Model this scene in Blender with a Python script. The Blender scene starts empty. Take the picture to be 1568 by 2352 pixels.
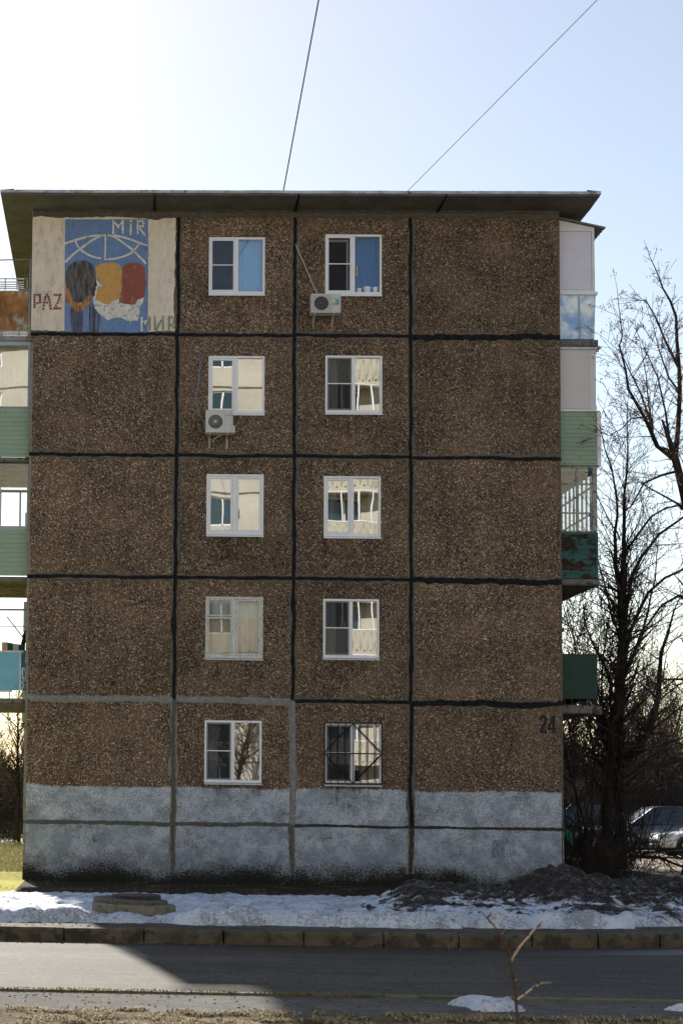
import bpy, math, random
import numpy as np
from mathutils import Vector, Matrix, noise
random.seed(7)
S = bpy.context.scene
COL = S.collection
R = math.radians

# ------------------------------------------------------------------ camera
PW, PH = 1568.0, 2352.0
CF, CX, CY = 3930.25, 135.9, 1542.5
CAM = Vector((0, 0, 1.646))
def cam_axes():
    yaw, pit, rol = -0.0321452, 0.0734972, 0.0144400
    f = Vector((math.sin(yaw)*math.cos(pit), math.cos(yaw)*math.cos(pit), math.sin(pit)))
    r = Vector((math.cos(yaw), -math.sin(yaw), 0)); u = r.cross(f)
    return r*math.cos(rol)+u*math.sin(rol), u*math.cos(rol)-r*math.sin(rol), f
AR, AU, AF = cam_axes()
cd = bpy.data.cameras.new('camera'); cam = bpy.data.objects.new('camera', cd); COL.objects.link(cam)
m = Matrix.Identity(4)
for i in range(3):
    m[i][0] = AR[i]; m[i][1] = AU[i]; m[i][2] = -AF[i]; m[i][3] = CAM[i]
cam.matrix_world = m
cd.sensor_fit = 'HORIZONTAL'; cd.sensor_width = 36; cd.lens = 36*CF/PW
cd.shift_x = (PW/2-CX)/PW; cd.shift_y = (CY-PH/2)/PW
cd.clip_end = 3000; cd.clip_start = .1
cd.dof.use_dof = True; cd.dof.focus_distance = 37; cd.dof.aperture_fstop = 13
S.camera = cam

def ray(px, py): return AR*((px-CX)/CF) + AU*((CY-py)/CF) + AF
def at(px, py, Y):
    d = ray(px, py); return CAM + d*(Y/d.y)
def atz(px, py, z):
    d = ray(px, py); return CAM + d*((z-CAM.z)/d.z)
def FX(px, py, Y=38.0):
    p = at(px, py, Y); return p.x, p.z

# ------------------------------------------------------------------ light
SUN_EL, SUN_AZ = R(31.5), R(-9.4)
w = bpy.data.worlds.new('World'); S.world = w; w.use_nodes = True
nt = w.node_tree; nt.nodes.clear()
sky = nt.nodes.new('ShaderNodeTexSky'); sky.sky_type = 'NISHITA'; sky.sun_disc = False
sky.sun_elevation = SUN_EL; sky.sun_rotation = SUN_AZ
sky.air_density = 1.0; sky.dust_density = .24; sky.ozone_density = .2; sky.altitude = 100
bg = nt.nodes.new('ShaderNodeBackground'); bg.inputs[1].default_value = 0.085
wo = nt.nodes.new('ShaderNodeOutputWorld')
tn = nt.nodes.new('ShaderNodeMix'); tn.data_type = 'RGBA'; tn.blend_type = 'MULTIPLY'; tn.inputs[0].default_value = 1; tn.inputs[7].default_value = (1.06, .945, .85, 1)
nt.links.new(sky.outputs[0], tn.inputs[6]); nt.links.new(tn.outputs[2], bg.inputs[0]); nt.links.new(bg.outputs[0], wo.inputs[0])
ld = bpy.data.lights.new('sun', 'SUN'); ld.energy = 4.6; ld.angle = R(.55); ld.color = (1, .93, .82)
sun = bpy.data.objects.new('sun', ld); COL.objects.link(sun)
sd = Vector((math.sin(SUN_AZ)*math.cos(SUN_EL), math.cos(SUN_AZ)*math.cos(SUN_EL), math.sin(SUN_EL)))
sun.rotation_euler = sd.to_track_quat('Z', 'Y').to_euler(); sun.location = (0, 60, 60)
S.view_settings.view_transform = 'Standard'; S.view_settings.look = 'None'
S.view_settings.exposure = 0.98; S.view_settings.gamma = 1

# ------------------------------------------------------------------ materials
def ramp(N, stops, interp='LINEAR'):
    r = N.new('ShaderNodeValToRGB'); e = r.color_ramp; e.interpolation = interp
    while len(e.elements) < len(stops): e.elements.new(.5)
    for el, (p, c) in zip(e.elements, stops):
        el.position = p; el.color = (c, c, c, 1) if isinstance(c, (int, float)) else (*c, 1)
    return r
class NT:
    def __init__(s, name):
        s.m = bpy.data.materials.new(name); s.m.use_nodes = True
        s.t = s.m.node_tree; s.t.nodes.clear(); s.N = s.t.nodes
        s.out = s.N.new('ShaderNodeOutputMaterial')
        s.pos = s.N.new('ShaderNodeNewGeometry').outputs['Position']
        s.obj = s.N.new('ShaderNodeTexCoord').outputs['Object']
    def L(s, a, b): s.t.links.new(a, b)
    def noise(s, sc, det=4, rough=.55, vec=None, stretch=None, dist=0):
        n = s.N.new('ShaderNodeTexNoise'); n.inputs['Scale'].default_value = sc
        n.inputs['Detail'].default_value = det; n.inputs['Roughness'].default_value = rough; n.inputs['Distortion'].default_value = dist
        v = vec or s.pos
        if stretch:
            mp = s.N.new('ShaderNodeMapping'); mp.inputs['Scale'].default_value = stretch; s.L(v, mp.inputs[0]); v = mp.outputs[0]
        s.L(v, n.inputs['Vector']); return n.outputs['Fac']
    def vor(s, sc, feat='F1', vec=None):
        n = s.N.new('ShaderNodeTexVoronoi'); n.feature = feat; n.inputs['Scale'].default_value = sc
        s.L(vec or s.pos, n.inputs['Vector']); return n
    def ramp(s, src, stops, interp='LINEAR'):
        r = ramp(s.N, stops, interp); s.L(src, r.inputs[0]); return r.outputs[0]
    def mix(s, f, a, b, mode='MIX'):
        n = s.N.new('ShaderNodeMix'); n.data_type = 'RGBA'; n.blend_type = mode
        for k, v in ((0, f), (6, a), (7, b)):
            if isinstance(v, (int, float)): n.inputs[k].default_value = v if k == 0 else (v, v, v, 1)
            elif isinstance(v, tuple): n.inputs[k].default_value = (*v, 1)
            else: s.L(v, n.inputs[k])
        return n.outputs[2]
    def math(s, op, a, b=0.0, c=0.0, clamp=False):
        n = s.N.new('ShaderNodeMath'); n.operation = op; n.use_clamp = clamp
        for k, v in ((0, a), (1, b), (2, c)):
            if isinstance(v, (int, float)): n.inputs[k].default_value = v
            else: s.L(v, n.inputs[k])
        return n.outputs[0]
    def sep(s, v):
        n = s.N.new('ShaderNodeSeparateXYZ'); s.L(v, n.inputs[0]); return n.outputs
    def bump(s, h, dist=.01, st=1.0):
        n = s.N.new('ShaderNodeBump'); n.inputs['Distance'].default_value = dist; n.inputs['Strength'].default_value = st
        s.L(h, n.inputs['Height']); return n.outputs[0]
    def pbr(s, col, rough=.8, metal=0, bump=None, spec=.4, **kw):
        b = s.N.new('ShaderNodeBsdfPrincipled')
        for k, v in (('Base Color', col), ('Roughness', rough), ('Metallic', metal)):
            if isinstance(v, tuple): b.inputs[k].default_value = (*v, 1)
            elif isinstance(v, (int, float)): b.inputs[k].default_value = v
            else: s.L(v, b.inputs[k])
        b.inputs['Specular IOR Level'].default_value = spec
        if bump is not None: s.L(bump, b.inputs['Normal'])
        s.L(b.outputs[0], s.out.inputs[0]); s.b = b; return s
def M(name, c, rough=.75, var=.25, sc=4, bump=.0, bsc=30, metal=0, dirt=None, spec=.4, stretch=None):
    """plain procedural surface: tone variation, fine bump, optional dirt patches (colour, threshold, scale)"""
    n = NT(name)
    a = n.noise(sc, 5, .6, n.obj, stretch)
    col = n.mix(n.ramp(a, [(.3, 0), (.7, 1)]), tuple(x*(1-var) for x in c), tuple(min(1, x*(1+var)) for x in c))
    if dirt:
        dc, th, ds = dirt
        d = n.noise(ds, 6, .65, n.obj, stretch)
        col = n.mix(n.ramp(d, [(th, 0), (th+.08, 1)]), col, dc)
    bp = n.bump(n.noise(bsc, 4, .6, n.obj), bump, 1) if bump else None
    n.pbr(col, rough, metal, bp, spec); return n.m

MORTAR = (.135, .112, .09)
def facade_mat():
    n = NT('exposed aggregate facade')
    v = n.vor(45); v2 = n.vor(80)
    r = n.sep(v.outputs['Color']); r2 = n.sep(v2.outputs['Color'])
    stones = n.ramp(r[0], [(0, (.012, .010, .010)), (.24, (.155, .096, .062)), (.42, (.255, .172, .114)), (.62, (.37, .275, .195)), (.78, (.58, .45, .32)), (.89, (.88, .80, .68))], 'CONSTANT')
    small = n.ramp(r2[1], [(0, (.06, .045, .036)), (.35, (.23, .158, .108)), (.75, (.39, .29, .21)), (.93, (.7, .61, .5))], 'CONSTANT')
    use = n.ramp(r[1], [(0, 0), (.5, 1)], 'CONSTANT')
    agg = n.mix(use, small, stones)
    edge = n.ramp(v.outputs['Distance'], [(.55, 0), (.75, 1)])
    agg = n.mix(n.math('MULTIPLY', edge, .55), agg, (.11, .085, .064))
    # weathering: broad tone patches and rain streaks
    big = n.ramp(n.noise(.55, 5, .6), [(.3, .74), (.7, 1.22)])
    st = n.ramp(n.noise(2.2, 4, .6, None, (1.6, 1, .12)), [(.35, .86), (.65, 1.1)])
    oi = n.N.new('ShaderNodeObjectInfo'); tone = n.ramp(oi.outputs['Random'], [(0, (.56, .525, .49)), (.45, (.66, .615, .57)), (1, (.77, .715, .66))])
    agg = n.mix(1, agg, big, 'MULTIPLY'); agg = n.mix(1, agg, st, 'MULTIPLY'); agg = n.mix(1, agg, tone, 'MULTIPLY')
    lost = n.ramp(n.noise(5.5, 6, .72, None, (1, 1, 1.5)), [(.60, 0), (.66, .8)]); agg = n.mix(lost, agg, (.075, .058, .043))
    agg = n.mix(n.ramp(n.noise(1.1, 3), [(.45, 0), (.75, .35)]), agg, (.28, .18, .11))
    xyz = n.sep(n.pos); z = xyz[2]; x = xyz[0]
    # grey-blue paint on the plinth, ragged and worn
    pn = n.noise(30, 3, .6); wob = n.noise(1.3, 3)
    lim = n.math('ADD', n.math('MULTIPLY', pn, .18), n.math('MULTIPLY', wob, .20))
    pm = n.ramp(n.math('SUBTRACT', n.math('ADD', 1.72, lim), z), [(0, 0), (.02, 1)])
    wear = n.ramp(n.math('ADD', n.math('MULTIPLY', n.noise(34, 3, .7), .62), n.math('MULTIPLY', n.noise(1.6, 5, .65, None, (1, 1, 1.6)), .52)), [(.60, 1), (.68, .2)])
    fresh = n.ramp(n.noise(2.6, 6, .7), [(.45, 0), (.6, 1)])
    paint = n.mix(fresh, (.31, .36, .44), (.50, .55, .64))
    top = n.ramp(n.math('ADD', z, n.math('MULTIPLY', n.noise(3, 3), .5)), [(0, 0), (1, 0), ], 'LINEAR')
    whit = n.math('MULTIPLY', n.ramp(n.noise(38, 3, .7), [(.48, 0), (.56, 1)]), n.ramp(n.math('ADD', n.noise(1.9, 5, .75), n.math('MULTIPLY', n.math('SUBTRACT', z, 1.1), .09)), [(.46, 0), (.62, .9)]))
    paint = n.mix(whit, paint, (.85, .88, .94))
    paint = n.mix(n.math('MULTIPLY', n.ramp(r[2], [(0, 0), (.55, 0), (1, 1)]), .45), paint, (.09, .095, .105))
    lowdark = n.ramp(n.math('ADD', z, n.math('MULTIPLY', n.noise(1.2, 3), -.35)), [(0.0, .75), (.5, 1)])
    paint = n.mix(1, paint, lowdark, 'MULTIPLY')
    # damp and moss band where the wall meets the soil
    damp = n.math('ADD', z, n.math('ADD', n.math('MULTIPLY', n.noise(22, 5, .85), -1.5), n.math('MULTIPLY', n.noise(.7, 4, .6), -.9)))
    dm = n.ramp(damp, [(-.19+.0, 1), (.06, 0)]) if False else n.ramp(n.math('ADD', damp, 1.25), [(.02, 1), (.28, 0)])
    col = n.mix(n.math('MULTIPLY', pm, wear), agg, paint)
    col = n.mix(dm, col, (.018, .016, .011))
    h = n.math('ADD', n.math('MULTIPLY', v.outputs['Distance'], -1.0), n.math('MULTIPLY', r[2], .6))
    n.pbr(col, .82, 0, n.bump(h, .012, .8), .3)
    return n.m
F_AGG = facade_mat()
def bitumen(name, c, c2, sc=9):
    n = NT(name)
    a = n.noise(sc, 6, .7); b = n.noise(38, 4, .6, None, (1, 1, 1))
    col = n.mix(n.ramp(a, [(.35, 0), (.65, 1)]), c, c2)
    n.pbr(col, .88, 0, n.bump(n.math('ADD', a, b), .03, 1), .15); return n.m
BIT = bitumen('bitumen seam', (.009, .009, .011), (.028, .028, .032))
BITB = bitumen('weathered brown seam', (.035, .03, .026), (.11, .095, .085), 14)
GREYS = bitumen('grey mortar seam', (.2, .21, .23), (.36, .37, .4), 12)
GREYD = bitumen('dark grey mortar seam', (.10, .098, .095), (.17, .165, .16), 12)
MORT = M('bare mortar', MORTAR, .9, .3, 7, .006, 50)
MORTL = M('pale mortar', (.26, .23, .19), .9, .3, 7, .006, 50)
CONC = M('cornice concrete', (.115, .11, .108), .9, .3, 1.4, .01, 25, dirt=((.10, .088, .075), .55, 1.6))
CONCL = M('grey concrete', (.28, .27, .25), .9, .3, 5, .008, 30, dirt=((.1, .09, .08), .56, 4))
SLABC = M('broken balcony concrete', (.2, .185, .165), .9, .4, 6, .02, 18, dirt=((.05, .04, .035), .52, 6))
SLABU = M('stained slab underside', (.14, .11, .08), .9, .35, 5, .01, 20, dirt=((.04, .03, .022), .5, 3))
METALG = M('galvanised drip edge', (.4, .42, .43), .45, .35, 3, .0, metal=.6, dirt=((.15, .13, .11), .55, 5))
ROOF = M('dark roofing felt', (.05, .05, .05), .8, .3)
WHITE = M('white upvc', (.84, .83, .88), .32, .035, 3, spec=.5, dirt=((.5, .49, .46), .66, 9))
WHITE2 = M('aged white paint', (.66, .64, .62), .6, .15, 8, .003, 40, dirt=((.3, .27, .24), .55, 22))
ZINC = M('painted metal sill', (.55, .57, .62), .4, .2, 6, dirt=((.2, .18, .17), .58, 14))
GREYFR = M('grey screen frame', (.2, .2, .22), .5, .1)
DARKM = M('black painted steel', (.012, .012, .013), .45, .2)
SID = M('sage green siding', (.30, .40, .30), .5, .06, 2, dirt=((.12, .17, .13), .62, 3))
LILAC = M('lilac white panel', (.68, .65, .78), .55, .05, 2)
CREAMP = M('pale grey panel', (.74, .73, .76), .55, .05, 2)
BLUEFR = M('blue grey aluminium', (.34, .4, .52), .4, .1, 4)
BLUEP = M('sky blue sheet metal', (.17, .45, .62), .5, .15, 3, dirt=((.2, .22, .19), .6, 5))
BLUED = M('deep blue boards', (.03, .17, .33), .55, .2, 3)
GREEN = M('dark green sheet', (.002, .035, .024), .55, .25, 4)
def rusty(name, base, rust, th, sc, st=(1, 1, .6), seed=0):
    n = NT(name); v = n.obj
    mp = n.N.new('ShaderNodeMapping'); mp.inputs['Location'].default_value = (seed, seed, 0); n.L(v, mp.inputs[0]); v = mp.outputs[0]
    a = n.noise(sc, 7, .7, v, st); b = n.noise(sc*3, 5, .6, v)
    k = n.ramp(a, [(th-.03, 0), (th+.03, 1)])
    rc = n.mix(n.ramp(b, [(.35, 0), (.65, 1)]), tuple(x*.45 for x in rust), rust)
    col = n.mix(k, n.mix(b, base, tuple(x*.7 for x in base)), rc)
    n.pbr(col, n.mix(k, .5, .85), 0, n.bump(a, .004), .3); return n.m
RUSTL = rusty('rusted pale green sheet', (.42, .50, .44), (.42, .2, .08), .47, 1.6, (1.2, 1, .8), 2.2)
RUSTR = rusty('rusted teal sheet', (.022, .12, .115), (.05, .028, .018), .48, 3.2, (1, 1, 2), 4)

def glass_mat(name, refl, tint=(.9, .95, .95), wav=.02, seed=0):
    n = NT(name)
    g = n.N.new('ShaderNodeBsdfGlossy'); g.inputs['Roughness'].default_value = .008; g.inputs['Color'].default_value = (1, 1, 1, 1)
    t = n.N.new('ShaderNodeBsdfTransparent'); t.inputs[0].default_value = (*tint, 1)
    fr = n.N.new('ShaderNodeFresnel'); g_ = n.N.new('ShaderNodeNewGeometry'); n.L(n.math('ADD', 1.5, n.math('MULTIPLY', g_.outputs['Backfacing'], -.8333)), fr.inputs[0])
    bm = n.bump(n.noise(1.1, 1, .4), wav, 1); n.L(bm, g.inputs['Normal'])
    mx = n.N.new('ShaderNodeMixShader')
    n.L(n.math('ADD', fr.outputs[0], refl, clamp=True), mx.inputs[0]); n.L(t.outputs[0], mx.inputs[1]); n.L(g.outputs[0], mx.inputs[2])
    n.L(mx.outputs[0], n.out.inputs[0]); return n.m
GLASS = glass_mat('window glass', .16, (.8, .85, .85), .0007)
GLASSH = glass_mat('bright window glass', .30, (.55, .6, .62), .0012)
GLASSC = glass_mat('clear balcony glass', .05, (.93, .96, .97), .0008)
def screen_mat():
    n = NT('insect screen')
    d = n.N.new('ShaderNodeBsdfDiffuse'); d.inputs[0].default_value = (.06, .06, .07, 1)
    t = n.N.new('ShaderNodeBsdfTransparent'); mx = n.N.new('ShaderNodeMixShader'); mx.inputs[0].default_value = .55
    n.L(t.outputs[0], mx.inputs[1]); n.L(d.outputs[0], mx.inputs[2]); n.L(mx.outputs[0], n.out.inputs[0]); return n.m
SCREEN = screen_mat()
ROOM = M('room wall', (.16, .14, .12), .9, .2)
def cloth(name, c, var=.12, sheer=0):
    n = NT(name)
    a = n.noise(9, 5, .6, n.obj, (3, 1, .25))
    col = n.mix(a, tuple(x*(1-var*2) for x in c), tuple(min(1, x*(1+var*2)) for x in c))
    n.pbr(col, .85, 0, None, .2); return n.m

# ------------------------------------------------------------------ mesh builder
class MB:
    def __init__(s): s.v = []; s.f = []; s.mi = []; s.k = 0
    def quad(s, a, b, c, d): s.poly([a, b, c, d])
    def poly(s, pts):
        n = len(s.v); s.v += [tuple(p) for p in pts]; s.f.append(tuple(range(n, n+len(pts)))); s.mi.append(s.k)
    def box(s, x0, y0, z0, x1, y1, z1):
        if x0 > x1: x0, x1 = x1, x0
        if y0 > y1: y0, y1 = y1, y0
        if z0 > z1: z0, z1 = z1, z0
        n = len(s.v)
        s.v += [(x0,y0,z0),(x1,y0,z0),(x1,y1,z0),(x0,y1,z0),(x0,y0,z1),(x1,y0,z1),(x1,y1,z1),(x0,y1,z1)]
        for q in ((0,3,2,1),(4,5,6,7),(0,1,5,4),(1,2,6,5),(2,3,7,6),(3,0,4,7)):
            s.f.append(tuple(n+i for i in q)); s.mi.append(s.k)
        return s
    def prism(s, pts, d):
        """closed prism from polygon pts (3D) moved along vector d"""
        n = len(s.v); k = len(pts); d = Vector(d)
        s.v += [tuple(p) for p in pts] + [tuple(Vector(p)+d) for p in pts]
        s.f.append(tuple(n+i for i in range(k))); s.f.append(tuple(n+k+i for i in reversed(range(k)))); s.mi += [s.k]*2
        for i in range(k):
            j = (i+1) % k; s.f.append((n+i, n+k+i, n+k+j, n+j)); s.mi.append(s.k)
        return s
    def tube(s, pts, rad, n=6, caps=True):
        pts = [Vector(p) for p in pts]
        if len(pts) < 2: return s
        if isinstance(rad, (int, float)): rad = [rad]*len(pts)
        base = len(s.v); L = len(pts)
        t0 = (pts[-1]-pts[0]).normalized() if (pts[-1]-pts[0]).length > 1e-6 else (pts[1]-pts[0]).normalized()
        ref = Vector((0, 0, 1)) if abs(t0.z) < .8 else Vector((1, 0, 0))
        for i, p in enumerate(pts):
            t = (pts[min(i+1, L-1)]-pts[max(i-1, 0)]).normalized()
            a = t.cross(ref)
            if a.length < 1e-4: a = t.cross(Vector((.3, .8, .5)))
            a.normalize(); b = t.cross(a)
            for k in range(n):
                th = 2*math.pi*k/n; s.v.append(tuple(p+(a*math.cos(th)+b*math.sin(th))*rad[i]))
        for i in range(L-1):
            for k in range(n):
                q = (k+1) % n
                s.f.append((base+i*n+k, base+(i+1)*n+k, base+(i+1)*n+q, base+i*n+q)); s.mi.append(s.k)
        if caps and n > 3:
            s.f.append(tuple(base+k for k in range(n))); s.f.append(tuple(base+(L-1)*n+k for k in reversed(range(n)))); s.mi += [s.k]*2
        return s
    def cyl(s, c, axis, r, h, n=24, r2=None):
        c = Vector(c); ax = Vector(axis).normalized()
        return s.tube([c, c+ax*h], [r, r if r2 is None else r2], n)
    def build(s, name, mat, parent=None, smooth=False, world=True):
        off = Vector((0, 0, 0))
        if parent is not None and world:
            q = parent
            while q is not None: off += q.location; q = q.parent
        me = bpy.data.meshes.new(name)
        if world and off.length > 0: vs = [(x-off.x, y-off.y, z-off.z) for x, y, z in s.v]
        else: vs = s.v
        me.from_pydata(vs, [], s.f)
        mats = mat if isinstance(mat, (list, tuple)) else [mat]
        for q in mats: me.materials.append(q)
        if len(mats) > 1: me.polygons.foreach_set('material_index', s.mi)
        if smooth: me.polygons.foreach_set('use_smooth', [True]*len(s.f))
        me.update()
        o = bpy.data.objects.new(name, me); COL.objects.link(o); o.parent = parent
        return o
def tag(o, label=None, cat=None, group=None, kind=None):
    for k, v in (('label', label), ('category', cat), ('group', group), ('kind', kind)):
        if v: o[k] = v
    return o
def thing(name, loc, label, cat, group=None, rz=0):
    o = bpy.data.objects.new(name, None); COL.objects.link(o); o.location = loc; o.rotation_euler = (0, 0, rz); o.empty_display_size = .3
    return tag(o, label, cat, group)
def bev(o, w=.01, seg=2):
    b = o.modifiers.new('bevel', 'BEVEL'); b.width = w; b.segments = seg; b.limit_method = 'ANGLE'; return o
def fbm(x, y, z=0, o=4):
    return noise.fractal(Vector((x, y, z)), 1.0, 2.0, o)

# ------------------------------------------------------------------ ground and road
def kerb_y(X):
    d = max(0.0, X-3.2)
    return 21.68 + (.045*d*d if d < 6 else .045*36+.54*(d-6))
def sheet(name, xs, rows, mat, kind='structure'):
    """rows: function (X)->list of (y, z)"""
    v = []; f = []; n = None
    for x in xs:
        r = rows(x); n = len(r); v += [(x, y, z) for y, z in r]
    for i in range(len(xs)-1):
        for j in range(n-1):
            f.append((i*n+j, (i+1)*n+j, (i+1)*n+j+1, i*n+j+1))
    me = bpy.data.meshes.new(name); me.from_pydata(v, [], f); me.materials.append(mat); me.update()
    o = bpy.data.objects.new(name, me); COL.objects.link(o); tag(o, kind=kind); return o

def ground_mat():
    n = NT('soil and winter grass')
    xyz = n.sep(n.pos)
    soil = n.ramp(n.noise(9, 6, .7), [(.3, (.015, .012, .008)), (.6, (.04, .03, .02)), (.8, (.08, .065, .05))])
    straw = n.ramp(n.noise(14, 6, .75), [(.32, (.035, .026, .012)), (.5, (.12, .085, .04)), (.68, (.25, .19, .10))])
    lawn = n.ramp(n.noise(6, 6, .75), [(.3, (.2, .2, .02)), (.5, (.45, .42, .06)), (.7, (.62, .55, .2))])
    lot = n.ramp(n.noise(3, 6, .7), [(.3, (.30, .25, .195)), (.7, (.42, .35, .27))])
    a = n.ramp(n.noise(.9, 4, .6), [(.56, 0), (.66, 1)])
    col = n.mix(a, soil, straw)
    far = n.ramp(xyz[1], [(0, 0), (1, 0)])
    yy = n.math('ADD', xyz[1], n.math('MULTIPLY', n.noise(.8, 3), 2.2))
    left = n.math('MULTIPLY', n.math('LESS_THAN', xyz[0], -1.9), n.math('GREATER_THAN', yy, 33.2))
    col = n.mix(left, col, lawn)
    near = n.math('LESS_THAN', xyz[1], 16)
    col = n.mix(near, col, straw)
    right = n.math('MULTIPLY', n.math('GREATER_THAN', xyz[0], 9.5), n.math('GREATER_THAN', yy, 49.5))
    col = n.mix(right, col, lot)
    h = n.noise(16, 6, .7)
    n.pbr(col, .95, 0, n.bump(h, .05), .2); return n.m
GROUND = ground_mat()
def asphalt(name, dark, light, wet=True):
    n = NT(name)
    a = n.noise(.5, 6, .6, None, (.5, 1.6, 1)); g = n.vor(70)
    r = n.sep(g.outputs['Color'])
    col = n.mix(n.ramp(a, [(.35, 0), (.65, 1)]), dark, light)
    col = n.mix(n.math('MULTIPLY', n.ramp(r[0], [(.0, 0), (.6, 0), (1, 1)]), .35), col, (.3, .28, .25))
    col = n.mix(n.math('MULTIPLY', n.ramp(r[1], [(0, 1), (.35, 0)]), .5), col, (.02, .02, .02))
    xyz = n.sep(n.pos)
    # damp melt-water along the far kerb, and thin wet runs and tyre tracks
    wn = n.math('ADD', xyz[1], n.math('MULTIPLY', n.noise(.7, 5, .6, None, (.35, 1.5, 1)), 1.1))
    wx = n.math('SUBTRACT', wn, n.math('MULTIPLY', n.math('MAXIMUM', n.math('SUBTRACT', xyz[0], 3.2), 0), .16))
    k = n.math('MULTIPLY', n.ramp(n.math('SUBTRACT', wx, 20.9), [(0, 0), (.14, 1)]), n.ramp(xyz[0], [(.0, 0), (1, 1)])) if wet else None
    rough = .85
    tr = n.noise(1.0, 5, .55, None, (.16, 4.5, 1))
    tk = n.ramp(tr, [(.49, 0), (.497, 1), (.515, 1), (.522, 0)])
    tk = n.math('MULTIPLY', tk, n.ramp(n.noise(.35, 3), [(.38, 0), (.5, .9)]))
    pt = n.ramp(n.noise(1.3, 5, .6, None, (.35, 1.6, 1)), [(.55, 0), (.58, .7)]); col = n.mix(pt, col, (.035, .032, .03))
    ck = n.vor(.9, 'DISTANCE_TO_EDGE'); wv = n.N.new('ShaderNodeVectorMath'); wv.operation = 'ADD'; nz = n.N.new('ShaderNodeTexNoise'); nz.inputs['Scale'].default_value = 3; n.L(n.pos, nz.inputs['Vector']); n.L(n.pos, wv.inputs[0]); n.L(nz.outputs['Color'], wv.inputs[1]); n.L(wv.outputs[0], ck.inputs['Vector'])
    col = n.mix(n.ramp(ck.outputs['Distance'], [(0, .85), (.008, .85), (.012, 0)]), col, (.015, .014, .013))
    col = n.mix(tk, col, (.022, .021, .021))
    if wet:
        col = n.mix(k, col, (.022, .021, .02)); rough = n.mix(k, .8, .4)
    n.pbr(col, rough, 0, n.bump(n.math('ADD', g.outputs['Distance'], n.noise(30, 4)), .006), .3); return n.m
ROADM = asphalt('worn asphalt', (.03, .0255, .022), (.072, .057, .043))
PATHM = asphalt('dusty asphalt path', (.045, .038, .031), (.10, .085, .068), False)
def lin(a, b, n): return [a+(b-a)*i/n for i in range(n+1)]
XS = lin(-200, -12, 6)[:-1] + lin(-12, 14, 104) + lin(14, 200, 6)[1:]
def grows(x):
    k = kerb_y(x)
    r = [(-160, -.1), (-20, -.1), (12, -.1), (14.2, -.1+.015*fbm(x*2, 3)), (14.3, -.12), (15.72, -.14), (15.74, -.24), (k-.02, -.24), (k+.12, -.10), (k+.3, -.03)]
    for d in (1.2, 2, 3, 4, 5, 6, 8, 10, 12, 14, 16.2):
        y = k+d; r.append((y, -.02-.17*min(1, max(0, d-5)/5)+.04*fbm(x*.8, y*.8)*min(1, d/3)))
    far = [(k+20, -.19), (k+30, -.1), (k+60, -.2), (k+160, 0), (k+900, 2)]
    return r+far
ground = sheet('ground', XS, grows, GROUND)
road = sheet('road', XS, lambda x: [(15.7, -.165), (16.5, -.16), (18.5, -.135), (kerb_y(x)-.9, -.15), (kerb_y(x)+.01, -.165)], ROADM)
footpath = sheet('footpath', XS, lambda x: [(kerb_y(x)+.17, -.006), (kerb_y(x)+.5, 0), (kerb_y(x)+1.25, .004), (kerb_y(x)+1.5, -.05)], PATHM)
verge_strip = sheet('gravel_strip', XS, lambda x: [(14.25+.05*fbm(x*3, 7), -.112), (14.9, -.1), (15.56, -.104)], M('pale gravel strip', (.095, .09, .085), .95, .35, 5, .02, 60, dirt=((.07, .06, .045), .56, 6)))
# kerbs
KERBM = M('kerb concrete', (.10, .08, .055), .9, .4, 3, .02, 25, dirt=((.045, .037, .025), .5, 4))
kb = MB()
kx = [-12+i for i in range(0, 6)] + [(p-266)/3930*21.6 for p in (-23, 159, 341, 523, 705, 885, 1058)] + [5.29, 6.17, 7.03, 7.95, 8.9, 9.9, 10.9, 11.9]
kx = sorted(set(round(q, 3) for q in kx if not (-7.01 < q < -1.61 and q == int(q) and q > -2)))
rk = random.Random(3)
for a, b in zip(kx[:-1], kx[1:]):
    if b-a < .3: continue
    ya, yb = kerb_y(a), kerb_y(b); dz = rk.uniform(-.016, .012); g = rk.uniform(.006, .014)
    n = 8
    P = []
    for i in range(n+1):
        t = i/n; x = a+g+(b-a-2*g)*t; y = ya+(yb-ya)*t + .006*fbm(x*5, 1)
        c = .0 if 0 < i < n else .012
        P.append([(x, y+c, -.3), (x, y-.004+c, -.03+dz), (x, y+.022+c, .005+dz-c*.5+.008*fbm(x*5, 2)-.02*max(0, noise.noise(Vector((x*4, 3, 1)))-.35)), (x, y+.155, .007+dz), (x, y+.16, -.3)])
    base = len(kb.v)
    for p in P: kb.v += p
    for i in range(n):
        for j in range(4):
            kb.f.append((base+i*5+j, base+(i+1)*5+j, base+(i+1)*5+j+1, base+i*5+j+1)); kb.mi.append(0)
    kb.f.append(tuple(base+j for j in range(5))); kb.f.append(tuple(base+n*5+j for j in reversed(range(5)))); kb.mi += [0, 0]
tag(kb.build('kerb', KERBM), kind='structure')
kb = MB(); kb.box(-40, 15.56, -.3, 40, 15.66, -.082)
for i in range(-12, 12): pass
tag(kb.build('near_kerb', M('mossy kerb edge', (.15, .14, .11), .9, .3, 3, .005, 40, dirt=((.08, .085, .03), .5, 3))), kind='structure')

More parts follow.
